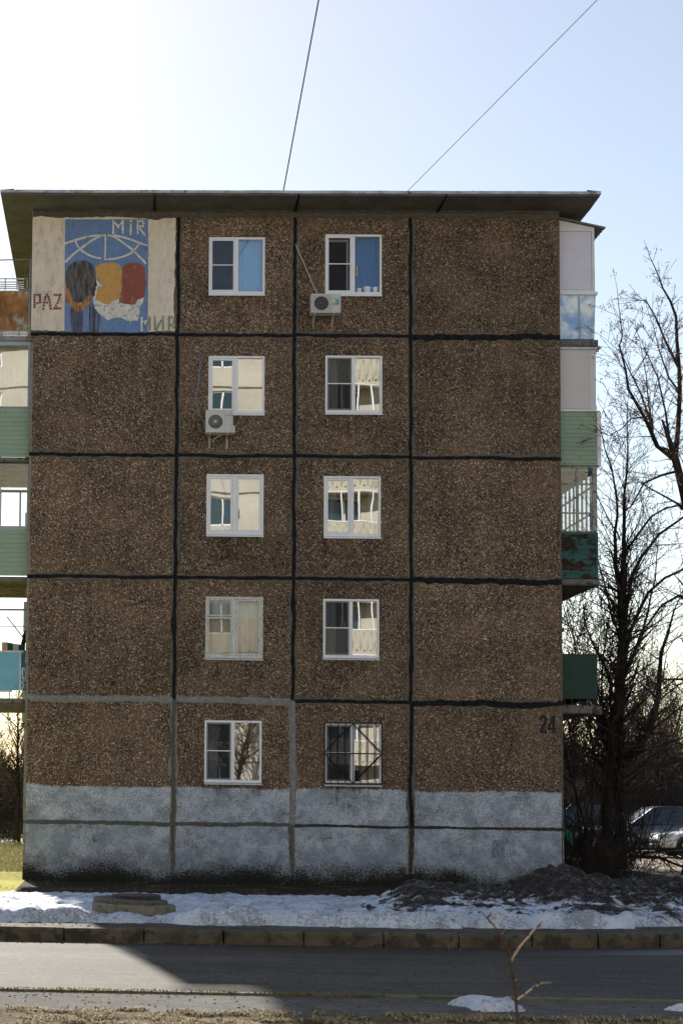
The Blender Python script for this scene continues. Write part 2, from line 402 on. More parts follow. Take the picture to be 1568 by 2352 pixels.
# ------------------------------------------------------------------ the apartment block
XL, XR, YF = -1.973, 9.89, 38.0
SX = [XL, 1.339, 3.967, 6.565, XR]
SZ = [-.35, 1.1, 3.852, 6.585, 9.345, 12.1]
ZT = FX(680, 483)[1]
SZ.append(ZT)
BLEN = 58
bld = thing('apartment_building', (4, 38, 0), 'five storey brown pebble-dashed concrete panel block with grey painted base and number 24', 'building')
WIN = {  # (storey, column): outer rectangle in photo coordinates, type
    (5, 1): (480, 544, 607.7, 679, 'screen', 'lightblue'), (5, 2): (746.8, 537.6, 876.4, 680.3, 'open', 'blue'),
    (4, 1): (479, 816.9, 607, 954, 'sash', 'none'), (4, 2): (747, 816, 877.5, 952.5, 'screen', 'none'),
    (3, 1): (474.5, 1088.7, 604.8, 1232.7, 'both', 'shade'), (3, 2): (743.5, 1093.2, 874.2, 1237, 'sash', 'none'),
    (2, 1): (472.3, 1370.3, 603.3, 1516.4, 'old', 'cream'), (2, 2): (742, 1375.4, 870.5, 1516.4, 'screen', 'none'),
    (1, 1): (469.9, 1654.5, 600.3, 1802.9, 'screen', 'none'), (1, 2): (744.7, 1660.6, 876, 1806.6, 'screen', 'grille')}
def wrect(w):
    x0, z1 = FX(w[0], w[1]); x1, z0 = FX(w[2], w[3])
    x0b, _ = FX(w[0], w[3]); x1b, _ = FX(w[2], w[1])
    return x0, z0, x1, z1
def panel(x0, z0, x1, z1, hole=None):
    b = MB(); T = .30; Y0, Y1 = YF, YF+T
    def ring(a, c, y):  # four quads between outer a and inner c
        o = [(a[0], y, a[1]), (a[2], y, a[1]), (a[2], y, a[3]), (a[0], y, a[3])]
        i = [(c[0], y, c[1]), (c[2], y, c[1]), (c[2], y, c[3]), (c[0], y, c[3])]
        for k in range(4):
            l = (k+1) % 4; b.quad(o[k], o[l], i[l], i[k])
    if hole:
        ring((x0, z0, x1, z1), hole, Y0); ring((x0, z0, x1, z1), hole, Y1)
        h = hole; c = [(h[0], h[1]), (h[2], h[1]), (h[2], h[3]), (h[0], h[3])]
        for k in range(4):
            p, q = c[k], c[(k+1) % 4]; b.quad((p[0], Y0, p[1]), (q[0], Y0, q[1]), (q[0], Y1, q[1]), (p[0], Y1, p[1]))
        c = [(x0, z0), (x1, z0), (x1, z1), (x0, z1)]
        for k in range(4):
            p, q = c[k], c[(k+1) % 4]; b.quad((p[0], Y0, p[1]), (q[0], Y0, q[1]), (q[0], Y1, q[1]), (p[0], Y1, p[1]))
    else: b.box(x0, Y0, z0, x1, Y1, z1)
    return b
PLASTER = M('beige plaster', (.76, .66, .55), .9, .1, 2.4, .008, 22, dirt=((.58, .52, .45), .58, 2.5))
rects = {}
for r in range(6):
    for c in range(4):
        g = .006
        hole = None
        if (r, c) in WIN:
            x0, z0, x1, z1 = wrect(WIN[(r, c)]); hole = (x0+.012, z0+.02, x1-.012, z1-.012); rects[(r, c)] = (x0, z0, x1, z1)
        b = panel(SX[c]+(g if c else 0), SZ[r]+g, SX[c+1]-(g if c < 3 else 0), SZ[r+1]-g, hole)
        nm = 'plinth_panel' if r == 0 else 'wall_panel'
        b.build(nm, PLASTER if (r, c) == (5, 0) else F_AGG, bld)
# backing and the long sides of the block
b = MB(); b.box(XL+.02, YF+.5, -.3, XL+.3, YF+BLEN, ZT-.01); b.box(XR-.3, YF+.5, -.3, XR-.02, YF+BLEN, ZT-.01); b.box(XL+.3, YF+BLEN-.3, -.3, XR-.3, YF+BLEN, ZT-.01)
b.box(XL+.02, YF+.302, -.3, XL+.3, YF+.5, ZT-.01); b.box(XR-.3, YF+.302, -.3, XR-.02, YF+.5, ZT-.01)
b.build('side_wall', F_AGG, bld)

def seam(name, mat, a, c, hw, proud, horiz, amp=.35, sd=0, y0=YF):
    """ragged trowelled strip from a to c (x,z), half width hw, standing proud of the panels"""
    b = MB(); L = math.hypot(c[0]-a[0], c[1]-a[1]); n = max(4, int(L/.03)); prof = ((-1, -.01), (-.72, 1), (-.25, .55), (.2, .95), (.75, .8), (1, -.01))
    for i in range(n+1):
        t = i/n; x = a[0]+(c[0]-a[0])*t; z = a[1]+(c[1]-a[1])*t; s = L*t+sd*13.7
        wL = hw*(1+amp*(fbm(s*1.3, sd)+1.2*noise.noise(Vector((s*5, sd, 0)))+.6*noise.noise(Vector((s*19, sd, 0))))); wR = hw*(1+amp*(fbm(s*1.3, sd+5)+1.1*noise.noise(Vector((s*8, sd+4, 0)))+.6*noise.noise(Vector((s*19, sd+4, 0)))))
        mid = hw*.6*fbm(s*.8, sd+9); bl = max(0, noise.noise(Vector((s*1.1, sd, 5)))-.42)*2.4*hw; wL += bl; wR += bl*.6
        for k, (o, p) in enumerate(prof):
            off = mid + (o*wL if o < 0 else o*wR)
            pr = y0 - (proud*p*(1+.35*noise.noise(Vector((s*5, k*3, sd)))) if p > 0 else p)
            b.v.append((x, pr, z+off) if horiz else (x+off, pr, z))
    for i in range(n):
        for k in range(5):
            q = (i*6+k, (i+1)*6+k, (i+1)*6+k+1, i*6+k+1); b.f.append(q if horiz else q[::-1]); b.mi.append(0)
    return b.build(name, mat, bld)
sdn = 1
for r in (1, 2, 3, 4, 5):
    z = SZ[r]
    for c in range(4):
        sdn += 1
        mt = GREYS if (r == 2 and c < 2) else BIT
        if r == 1: mt = GREYD if c < 2 else BITB
        hw = .046 if mt is BIT else .05
        if c == 3 and r in (2, 3, 5): hw = .075
        if r == 1 and c >= 2: hw = .035
        dz = (-.012 if c == 3 and r > 1 else 0)
        seam('panel_seam', mt, (SX[c]+(0 if c else .0), z+dz), (SX[c+1], z+dz), hw, .018, True, .42, sdn)
        if r > 1: seam('mortar_margin', MORT if mt is BIT else MORTL, (SX[c], z), (SX[c+1], z), .088, .006, True, .35, sdn+50)
for c in (1, 2, 3):
    x = SX[c]
    for r in range(6):
        sdn += 1
        z0, z1 = SZ[r], SZ[r+1] - (.16 if r == 5 else 0)
        mt = BIT
        if r <= 1 and c < 3: mt = GREYD
        if r == 1 and c == 2: mt = GREYS
        if r == 0 and c == 3: mt = BITB; 
        if r == 0: z0 = .08
        seam('panel_seam', mt, (x, z0), (x, z1), .046 if mt is BIT else .056, .022, False, .4, sdn)
        seam('mortar_margin', MORT if mt is BIT else MORTL, (x, z0), (x, z1), .088, .007, False, .35, sdn+50)
seam('corner_render', MORTL, (XL+.03, .2), (XL+.03, 11.9), .03, .008, False, .3, 91)
seam('corner_render', MORT, (XR-.025, .2), (XR-.025, ZT), .022, .008, False, .3, 92)
seam('cornice_seam', GREYD, (XL+.01, ZT-.1), (XR-.01, ZT-.1), .085, .03, True, .3, 93)
seam('cornice_seam', MORT, (XL+.01, ZT-.02), (XR-.01, ZT-.02), .04, .045, True, .5, 94)

# cornice slabs and roof edge
YO = 37.13; OV = .665
jx = [at(355, 453, YO).x, at(686, 453, YO).x, at(1025, 453, YO).x]
xs = [XL-OV]+jx+[XR+OV]
rr = random.Random(5)
for i in range(4):
    a, c = xs[i]+(.015 if i else 0), xs[i+1]-(.015 if i < 3 else 0)
    dz = rr.uniform(-.008, .008)
    b = MB()
    # sloping soffit: thin nose, thicker at the wall; ends mitred at the corners
    for (ya, yb, za, zb) in ((YO, YF-.02, ZT+.03+dz, ZT-.005+dz),):
        b.prism([(a, ya, za), (a, yb, zb), (a, yb, ZT+.12), (a, ya, ZT+.085+dz)], (c-a, 0, 0))
    o = b.build('cornice_slab', CONC, bld); bev(o, .008)
for x0, x1 in ((XL-OV, XL-.002), (XR+.002, XR+OV)):
    y = YF-.018
    for k in range(18):
        dz = rr.uniform(-.01, .01); y2 = y+3.2
        b = MB(); b.box(x0, y+.012, ZT+.008+dz, x1, y2-.012, ZT+.1+dz); o = b.build('eave_slab', CONC, bld); y = y2
b = MB()
for q, (x, xw) in enumerate(zip(jx, (at(355, 487, YF).x, at(678, 487, YF).x, at(1003, 490, YF).x))):
    b = MB(); b.prism([(x-.016, YO-.01, ZT+.03), (x+.02, YO-.01, ZT+.03), (xw+.03, YF-.03, ZT-.05), (xw-.02, YF-.03, ZT-.05)], (0, 0, .06)); b.build('slab_joint', BIT, bld)
b = MB()
def drip(p0, p1):
    # thin metal edge, slightly uneven
    n = 40; d = Vector(p1)-Vector(p0); nrm = Vector((d.y, -d.x, 0)).normalized()
    for i in range(n):
        a = Vector(p0)+d*(i/n); c = Vector(p0)+d*((i+.985)/n); w = .008*fbm(i*.7, p0[0]); w2 = .008*fbm((i+1)*.7, p0[0])
        b.quad(a+Vector((0, 0, -.035+w)), c+Vector((0, 0, -.035+w2)), c+Vector((0, 0, .03+w2)), a+Vector((0, 0, .03+w)))
        b.quad(a+Vector((0, 0, .03+w)), c+Vector((0, 0, .03+w2)), c-nrm*.3+Vector((0, 0, .06)), a-nrm*.3+Vector((0, 0, .06)))
zr = ZT+.115
drip((XL-OV-.02, YO-.02, zr), (XR+OV+.02, YO-.02, zr)); drip((XR+OV+.02, YO-.02, zr), (XR+OV+.02, YF+BLEN, zr)); drip((XL-OV-.02, YF+BLEN, zr), (XL-OV-.02, YO-.02, zr))
b.build('drip_edge', METALG, bld)
b = MB(); b.box(XL-OV+.03, YO+.06, ZT+.122, XR+OV-.03, YF+BLEN, ZT+.15); b.build('roof', ROOF, bld)

# ------------------------------------------------------------------ windows
CURT = {'lightblue': cloth('light blue curtain', (.2, .46, .86)), 'blue': cloth('deep blue curtain', (.02, .13, .36), .25), 'cream': cloth('peach cloth', (.5, .4, .31), .2), 'sheer': cloth('sheer curtain', (.5, .5, .47)), 'shade': cloth('blue blind', (.02, .14, .42))}
def curtain(par, x0, z0, x1, z1, y, mat, amp=.025, per=.11, name='curtain', lean=0):
    b = MB(); n = 48
    for i in range(n+1):
        x = x0+(x1-x0)*i/n; yy = y+amp*math.sin(x/per*6.283+1.2*math.sin(x*9)); b.v += [(x, yy, z1), (x+lean*(i/n), yy+.01, z0)]
    for i in range(n): b.f.append((2*i, 2*i+1, 2*i+3, 2*i+2)); b.mi.append(0)
    return b.build(name, mat, par, smooth=True)
def frame4(b, x0, z0, x1, z1, w, ya, yb, wb=None, wt=None):
    wb = wb or w; wt = wt or w
    b.box(x0, ya, z0, x0+w, yb, z1); b.box(x1-w, ya, z0, x1, yb, z1)
    b.box(x0+w, ya, z1-wt, x1-w, yb, z1); b.box(x0+w, ya, z0, x1-w, yb, z0+wb)
for (r, c), wv in WIN.items():
    x0, z0, x1, z1 = rects[(r, c)]; W = x1-x0; H = z1-z0; kind, inner = wv[4], wv[5]
    old = kind == 'old'; FM = WHITE2 if old else WHITE
    ya, yb = YF-.004, YF+.07
    b = MB(); fw = .045
    sill_h = .075 if r > 2 else .06
    frame4(b, x0, z0+.035, x1, z1, fw, ya, yb, .065, .05)
    mx0, mx1 = x0+W*.463, x0+W*.528
    b.box(mx0, ya+.006, z0+.1, mx1, yb, z1-.05)
    zg0, zg1 = z0+.1, z1-.05
    gl = (x0+fw, mx0); gr = (mx1, x1-fw)
    def sash(g, w=.05, off=.012):
        frame4(b, g[0]+.002, zg0+.002, g[1]-.002, zg1-.002, w, ya+off, yb-.01)
        return (g[0]+w, g[1]-w)
    panes = []
    if kind in ('sash', 'both'): s = sash(gl); panes.append((s[0], zg0+.05, s[1], zg1-.05))
    elif old:
        zf = zg1-(zg1-zg0)*.31
        frame4(b, gl[0]+.002, zf, gl[1]-.002, zg1, .035, ya+.01, yb-.01); frame4(b, gl[0]+.002, zg0, gl[1]-.002, zf-.02, .035, ya+.01, yb-.01)
        panes.append((gl[0]+.03, zg0+.03, gl[1]-.03, zg1-.03))
    else: panes.append((gl[0], zg0, gl[1], zg1))
    if kind == 'both' or old: s = sash(gr, .045); panes.append((s[0], zg0+.045, s[1], zg1-.045))
    else: panes.append((gr[0], zg0, gr[1], zg1))
    wf = b.build('window', FM, bld); bev(wf, .006)
    if old: wf['label'] = 'old wooden window with peeling paint'
    for k, p in enumerate(panes):
        g = MB(); yy = ya+.035+(.01 if k else 0)
        g.quad((p[0], yy, p[1]), (p[2], yy, p[1]), (p[2], yy, p[3]), (p[0], yy, p[3]))
        if kind == 'open' and k == 0: continue
        g.build('glass_pane', GLASSH if (k == 1 or kind in ('sash', 'both')) and inner not in ('lightblue', 'blue', 'cream') else GLASS if inner == 'lightblue' else GLASSC, wf)
    if kind in ('screen', 'open'):
        b = MB(); frame4(b, gl[0]+.003, zg0+.003, gl[1]-.003, zg1-.003, .03, ya+.004, ya+.016); b.build('screen_frame', WHITE if r == 5 else GREYFR, wf)
        b = MB(); zb = zg0+(zg1-zg0)*.505; b.box(gl[0]+.004, ya+.0, zb-.011, gl[1]-.004, ya+.014, zb+.011); b.build('screen_bar', WHITE, wf)
        b = MB(); b.quad((gl[0]+.02, ya+.010, zg0+.02), (gl[1]-.02, ya+.010, zg0+.02), (gl[1]-.02, ya+.010, zg1-.02), (gl[0]+.02, ya+.010, zg1-.02)); b.build('insect_screen', SCREEN, wf)
        if kind == 'open':
            b = MB(); frame4(b, gl[0]+.0, zg0, gl[1]-.05, zg1-.04, .05, ya+.1, ya+.15); b.build('inner_sash', WHITE, wf)
    b = MB()  # sheet metal sill, projecting and tipped down
    so = .05 if not old else .03
    b.prism([(x0-.005, ya-so, z0+.002), (x0-.005, yb-.02, z0+.026), (x0-.005, yb-.02, z0+.038), (x0-.005, ya-so, z0+.016)], (W+.01, 0, 0))
    b.box(x0-.005, ya-so-.002, z0-.014, x1+.005, ya-so+.002, z0+.015); b.build('window_sill', ZINC if r < 3 else WHITE, wf)
    b = MB()  # the dark room behind
    X0, X1, Z0, Z1, Y0, Y1 = x0-.4, x1+.4, z0-.7, z1+.3, YF+.302, YF+3
    b.quad((X0, Y1, Z0), (X1, Y1, Z0), (X1, Y1, Z1), (X0, Y1, Z1)); b.quad((X0, Y0, Z0), (X0, Y1, Z0), (X0, Y1, Z1), (X0, Y0, Z1)); b.quad((X1, Y0, Z0), (X1, Y1, Z0), (X1, Y1, Z1), (X1, Y0, Z1))
    b.quad((X0, Y0, Z0), (X1, Y0, Z0), (X1, Y1, Z0), (X0, Y1, Z0)); b.quad((X0, Y0, Z1), (X1, Y0, Z1), (X1, Y1, Z1), (X0, Y1, Z1)); b.build('room_interior', ROOM, wf)
    yc = YF+.17
    if inner in ('lightblue', 'blue'): 
        curtain(wf, mx0-.05, z0+.06, x1, z1, yc+(.06 if inner == 'blue' else 0), CURT[inner], .012)
        if inner == 'lightblue': curtain(wf, x0, z0+.06, mx0, z1, yc, cloth('dusk blue curtain', (.1, .16, .3)), .02)
    elif inner == 'cream':
        curtain(wf, x0, z0+.08, x1, z0+H*.66, yc, CURT['cream'], .006, .5); curtain(wf, x0, z0+H*.55, x1, z1, yc+.04, CURT['sheer'], .02, .4)
    elif inner == 'shade':
        curtain(wf, x0, z0+H*.68, mx0+.03, z1, yc, CURT['shade'], .008, .3, 'blind'); curtain(wf, x0, z0+.08, x1, z0+H*.67, yc+.05, CURT['sheer'], .02, .08)
    elif (r, c) in ((4, 2), (3, 2), (2, 2), (1, 1)): curtain(wf, x0+.02, z0+.06, x0+.3, z1, yc, CURT['sheer'], .02, .07); curtain(wf, x1-.25, z0+.06, x1, z1, yc, CURT['sheer'], .02, .07)
    if (r, c) == (5, 2):
        b = MB(); xh, zh = FX(757.5+1120/1.6327-0, 0)[0], 0
        hx, hz1 = FX(1335.6/1.6327, 1000.7/1.6327); _, hz0 = FX(818, 1036/1.6327)
        b.box(hx-.004, ya-.035, hz0, hx+.018, ya-.02, hz1); b.box(hx-.02, ya-.03, hz1-.03, hx, ya+.01, hz1-.02); b.box(hx-.02, ya-.03, hz0+.015, hx, ya+.01, hz0+.025)
        b.build('thermometer', M('yellow plastic', (.65, .45, .08), .4, .1), wf)
    if (r, c) == (3, 1):
        b = MB(); hx, hz1 = FX(896/1.6327, 1909/1.6327); _, hz0 = FX(548, 1945/1.6327); b.tube([(hx-.02, ya+.0, hz1), (hx, ya-.03, hz1), (hx+.004, ya-.03, hz0), (hx-.016, ya, hz0)], .006, 5); b.build('handle', DARKM, wf)
    if inner == 'grille':
        b = MB(); gx0, gx1, gz0, gz1 = x0-.012, x1+.01, z0+.03, z1+.012; y = ya-.055
        def bar(xa, za, xb, zb, w=.009):
            b.tube([(xa, y, za), (xb, y, zb)], w, 4)
        frame4(b, gx0, gz0, gx1, gz1, .028, y-.015, y+.015, .034)
        for t in (.117, .243, .37, .5, .626, .75, .885): bar(gx0+(gx1-gx0)*t, gz0, gx0+(gx1-gx0)*t, gz1, .010)
        zm = (gz0+gz1)/2; xm = (gx0+gx1)/2; bar(gx0, zm, gx1, zm, .011)
        for xa in (gx0, gx1):
            bar(xa, zm, xm, gz1-.02, .011); bar(xa, zm, xm, gz0+.02, .011)
        for xa in (gx0+.01, gx1-.01):
            for za in (gz0+.05, gz1-.05): b.tube([(xa, y, za), (xa, YF+.01, za)], .008, 4)
        b.build('window_grille', DARKM, wf)
STAIN = None
def stain_mat():
    n = NT('water stain'); d = n.N.new('ShaderNodeBsdfDiffuse'); n.L(n.ramp(n.noise(3, 3), [(.35, (.03, .022, .016)), (.65, (.09, .05, .028))]), d.inputs[0]); t = n.N.new('ShaderNodeBsdfTransparent'); mx = n.N.new('ShaderNodeMixShader')
    n.L(n.ramp(n.noise(5, 5, .7, None, (2.6, 1, .35), 1.0), [(.5, 0), (.72, .6)]), mx.inputs[0]); n.L(t.outputs[0], mx.inputs[1]); n.L(d.outputs[0], mx.inputs[2]); n.L(mx.outputs[0], n.out.inputs[0]); return n.m
STAIN = stain_mat()
for (r, c), q in rects.items():
    x0, z0, x1, z1 = q; b = MB(); zb = z0-.25-.35*((r*7+c*3) % 5)/5
    pts = [(x0-.05, z0+.01)]+[(x0+(x1-x0)*i/10, zb+.12*fbm(i*.7, r*3+c)) for i in range(11)]+[(x1+.05, z0+.01)]
    b.poly([(p[0], YF-.0026, p[1]) for p in pts]); b.build('water_stain', STAIN, bld)
# three white pots on the sill inside the upper right window
px0, pz = FX(0, 1148*.2423/1.6327+820/1.6327)
POTM = M('white glazed pot', (.8, .82, .85), .3, .03)
for k, (a, b_, top) in enumerate(((888, 975, 1083), (995, 1118, 1062), (1138, 1232, 1064))):
    s = .2423/1.6327; o = 1120/1.6327; oy = 820/1.6327; Y = YF+.125
    A = at(a*s+o, 1145*s+oy, Y); B = at(b_*s+o, top*s+oy, Y); cx = (A.x+B.x)/2; rad = (B.x-A.x)/2*.98; z0 = rects[(5, 2)][1]+.075
    t = thing('flower_pot', (cx, Y, z0), ('small tapered white pot, leftmost of the three on the blue-curtained sill', 'widest white pot, in the middle of the three on the blue-curtained sill', 'tapered white pot at the right end of the blue-curtained sill')[k], 'flower pot', 'white pots behind the top right window')
    b = MB(); hh = B.z-z0; b.tube([(cx, Y, z0), (cx, Y, z0+hh*.85), (cx, Y, z0+hh*.86), (cx, Y, z0+hh)], [rad*.72, rad*.93, rad, rad], 20); b.build('pot', POTM, t, smooth=False)

# ------------------------------------------------------------------ mosaic mural on the top left panel
def MU(a, b): return FX((60+a*.42092)/1.6327, (780+b*.42092)/1.6327)
def flat(name, pts, mat, off, th=.004, rag=0, sd=0, par=None):
    P = []
    n = len(pts)
    for i in range(n):
        p, q = pts[i], pts[(i+1) % n]; d = math.hypot(q[0]-p[0], q[1]-p[1]); k = max(1, int(d/9)) if rag else 1
        for j in range(k):
            t = j/k; x, y = p[0]+(q[0]-p[0])*t, p[1]+(q[1]-p[1])*t
            if rag: x += rag*noise.noise(Vector((x*.09, y*.09, sd))); y += rag*noise.noise(Vector((x*.09, y*.09, sd+7)))
            X, Z = MU(x, y); P.append((X, YF-off, Z))
    b = MB(); b.prism(P, (0, th, 0)); return b.build(name, mat, par or bld)
MBLUE = M('cobalt mural paint', (.15, .245, .47), .8, .14, 5, .004, 40, dirt=((.12, .17, .33), .6, 8))
BEIGE_S = M('mural white lime', (.72, .68, .66), .9, .12, 9, .008, 30, dirt=((.32, .29, .27), .55, 14))
MYEL = M('ochre mural paint', (.58, .33, .10), .8, .09, 12, .004, 60)
MRED = M('brick red mural paint', (.29, .085, .06), .8, .12, 12, .004, 60, dirt=((.33, .14, .12), .66, 16))
n = NT('soot and rust head')
a = n.noise(6, 6, .7, None, (2.2, 1, .45)); b_ = n.noise(9, 5, .7, None, (2.5, 1, .3))
col = n.mix(n.ramp(a, [(.4, 0), (.6, 1)]), (.03, .028, .03), (.15, .155, .165)); col = n.mix(n.ramp(b_, [(.52, 0), (.62, .8)]), col, (.12, .055, .03))
MDARK = n.pbr(col, .85, 0, n.bump(a, .01)).m
n = NT('rust streaked lime')
a = n.noise(7, 5, .7, None, (3.0, 1, .28)); MSTR = n.pbr(n.ramp(a, [(.38, (.09, .03, .015)), (.5, (.42, .16, .04)), (.6, (.52, .42, .32))]), .85).m
def streak_mat():
    n = NT('rust run'); a = n.noise(5, 5, .65, None, (3.5, 1, .3))
    xyz = n.sep(n.obj)
    d = n.N.new('ShaderNodeBsdfDiffuse'); n.L(n.ramp(a, [(.4, (.11, .05, .025)), (.65, (.15, .13, .13))]), d.inputs[0]); t = n.N.new('ShaderNodeBsdfTransparent'); mx = n.N.new('ShaderNodeMixShader')
    n.L(n.ramp(n.noise(6, 4, .6, None, (3.2, 1, .12)), [(.35, 0), (.7, .6)]), mx.inputs[0]); n.L(t.outputs[0], mx.inputs[1]); n.L(d.outputs[0], mx.inputs[2]); n.L(mx.outputs[0], n.out.inputs[0]); return n.m
STREAK = streak_mat()
mural = flat('mosaic_mural', [(437, 97), (800, 100), (1176, 98), (1178, 600), (1172, 1108), (800, 1106), (432, 1092), (434, 600)], MBLUE, .006, .008, 3)
flat('white_cloud', [(685, 808), (700, 800), (740, 815), (780, 830), (830, 845), (850, 820), (880, 805), (915, 810), (940, 835), (1000, 840), (1050, 840), (1070, 830), (1085, 805), (1140, 795), (1130, 840), (1105, 875), (1100, 920), (1085, 1005), (1040, 1000), (1020, 1015), (980, 1000), (940, 975), (880, 975), (820, 1000), (780, 975), (740, 940), (700, 890)], BEIGE_S, .0085, .004, 5, 1, mural)
flat('rust_patch', [(440, 600), (470, 700), (488, 770), (520, 800), (600, 800), (650, 770), (672, 785), (665, 850), (640, 880), (610, 890), (580, 920), (540, 925), (505, 895), (470, 850), (440, 835), (436, 700)], MSTR, .0095, .004, 5, 2, mural)
flat('lime_edge', [(704, 520), (714, 600), (722, 640), (783, 707), (728, 694), (718, 780), (703, 822), (685, 810), (695, 770), (708, 725), (712, 620), (700, 560)], BEIGE_S, .011, .004, 4, 3, mural)
flat('ochre_head', [(712, 520), (745, 498), (800, 487), (860, 487), (900, 492), (930, 515), (946, 560), (942, 620), (938, 650), (950, 700), (938, 720), (940, 745), (928, 755), (932, 790), (915, 812), (880, 815), (850, 832), (830, 862), (780, 850), (740, 828), (706, 815), (714, 775), (726, 740), (727, 697), (750, 695), (783, 709), (765, 680), (738, 645), (720, 620), (714, 580)], MYEL, .0125, .004, 2, 4, mural)
flat('red_head', [(950, 530), (970, 505), (1010, 490), (1060, 488), (1100, 492), (1130, 510), (1145, 540), (1150, 580), (1152, 620), (1168, 680), (1153, 690), (1156, 710), (1146, 735), (1146, 770), (1138, 795), (1100, 810), (1080, 820), (1070, 850), (1040, 862), (980, 855), (920, 843), (917, 820), (934, 800), (931, 758), (943, 745), (942, 722), (954, 700), (942, 650), (946, 610), (949, 560)], MRED, .014, .004, 2, 5, mural)
flat('dark_head', [(600, 468), (640, 472), (680, 500), (700, 540), (710, 580), (712, 620), (718, 660), (723, 690), (712, 703), (712, 725), (702, 742), (704, 770), (690, 790), (660, 785), (640, 778), (625, 790), (618, 815), (590, 835), (560, 843), (520, 835), (495, 810), (488, 770), (470, 730), (445, 680), (438, 620), (445, 560), (470, 515), (510, 482), (555, 470)], MDARK, .0155, .004, 3, 6, mural)
flat('rust_streak', [(485, 880), (590, 880), (600, 990), (585, 1100), (495, 1098), (480, 990)], STREAK, .0072, .0008, 6, 7, mural)
flat('rust_streak', [(655, 850), (690, 850), (755, 950), (745, 1102), (655, 1102), (650, 950)], STREAK, .0072, .0008, 6, 8, mural)
TILE = M('cream glazed tile', (.82, .76, .64), .45, .1, 30)
TILER = M('dark red tile', (.2, .05, .035), .5, .15, 30)
TILEG = M('faded green tile print', (.27, .29, .24), .85, .14, 30)
rt = random.Random(2)
def tiles(name, mat, lines, dots=(), size=17, step=21, off=.013):
    b = MB()
    def one(x, y, a):
        s = size*.5*rt.uniform(.88, 1.08); a += rt.uniform(-.06, .06); P = []
        for dx, dy in ((-s, -s), (s, -s), (s, s), (-s, s)):
            X, Z = MU(x+dx*math.cos(a)-dy*math.sin(a), y+dx*math.sin(a)+dy*math.cos(a)); P.append((X, YF-off-.004, Z))
        b.prism(P, (0, .008, 0))
    for ln in lines:
        pos = 0.0; nxt = 0.0
        for p, q in zip(ln[:-1], ln[1:]):
            L = math.hypot(q[0]-p[0], q[1]-p[1]); a = math.atan2(q[1]-p[1], q[0]-p[0])
            while nxt <= pos+L+1e-6:
                t = (nxt-pos)/L; one(p[0]+(q[0]-p[0])*t, p[1]+(q[1]-p[1])*t, a); nxt += step
            pos += L
    for p in dots: one(p[0], p[1], 0)
    return b.build(name, mat, mural)
tiles('globe_lines', TILE, [
    [(443, 313), (520, 288), (580, 270), (650, 252), (720, 244), (800, 241)], [(880, 246), (950, 258), (1020, 280), (1080, 303), (1140, 325), (1168, 333)],
    [(445, 475), (500, 420), (560, 372), (610, 335), (670, 290), (740, 255), (780, 243)], [(822, 241), (868, 252), (920, 285), (990, 335), (1040, 372), (1090, 425), (1130, 465), (1160, 498)],
    [(532, 302), (550, 340), (585, 380), (640, 415), (700, 438), (765, 450)], [(795, 456), (850, 455), (900, 447), (960, 430), (1020, 405), (1050, 380), (1092, 325)], [(798, 262), (793, 440)]])
tiles('lettering', TILE, [[(866, 116), (866, 235)], [(951, 114), (951, 235)], [(1022, 148), (1022, 235)], [(1084, 116), (1084, 235)], [(1108, 187), (1122, 208), (1146, 238)]],
      [(1022, 115), (885, 134), (898, 152), (910, 168), (924, 150), (936, 132), (1106, 116), (1128, 117), (1136, 137), (1131, 160), (1108, 163)])
tiles('lettering', TILE, [[(1119, 982), (1119, 1095)]], [(1140, 1012), (1158, 1008), (1152, 1030)])
tiles('lettering', TILEG, [[(1190, 972), (1190, 1100)], [(1236, 968), (1236, 1095)], [(1250, 1082), (1298, 990)], [(1309, 968), (1309, 1100)], [(1362, 970), (1362, 1100)]],
      [(1386, 972), (1408, 985), (1406, 1008), (1404, 1030), (1384, 1044), (1404, 1062), (1176, 1030), (1172, 1006)], 19, 22, .008)
tiles('lettering', TILER, [[(165, 774), (165, 902)]], [(190, 773), (213, 773), (214, 795), (214, 817), (214, 839), (190, 846)] +
      [(276, 771), (262, 791), (258, 814), (250, 841), (246, 868), (241, 897), (289, 793), (296, 816), (302, 841), (306, 868), (310, 895), (275, 842)] +
      [(345, 773), (368, 773), (392, 773), (386, 798), (378, 822), (370, 846), (357, 869), (343, 893), (366, 893), (390, 893)], 19, 21.5, .008)
n = NT('mural flaking and grime'); d = n.N.new('ShaderNodeBsdfDiffuse'); n.L(n.ramp(n.noise(8, 4), [(.45, (.10, .085, .075)), (.55, (.62, .56, .48))]), d.inputs[0]); t_ = n.N.new('ShaderNodeBsdfTransparent'); mx = n.N.new('ShaderNodeMixShader')
fl = n.math('MAXIMUM', n.ramp(n.noise(34, 5, .75), [(.65, 0), (.69, .6)]), n.ramp(n.noise(4, 6, .75, None, (2.2, 1, .5)), [(.52, 0), (.8, .28)])); n.L(fl, mx.inputs[0]); n.L(t_.outputs[0], mx.inputs[1]); n.L(d.outputs[0], mx.inputs[2]); n.L(mx.outputs[0], n.out.inputs[0])
flat('flaking', [(160, 100), (1430, 105), (1432, 1100), (150, 1095)], n.m, .0185, .0008, 5, 12, mural)
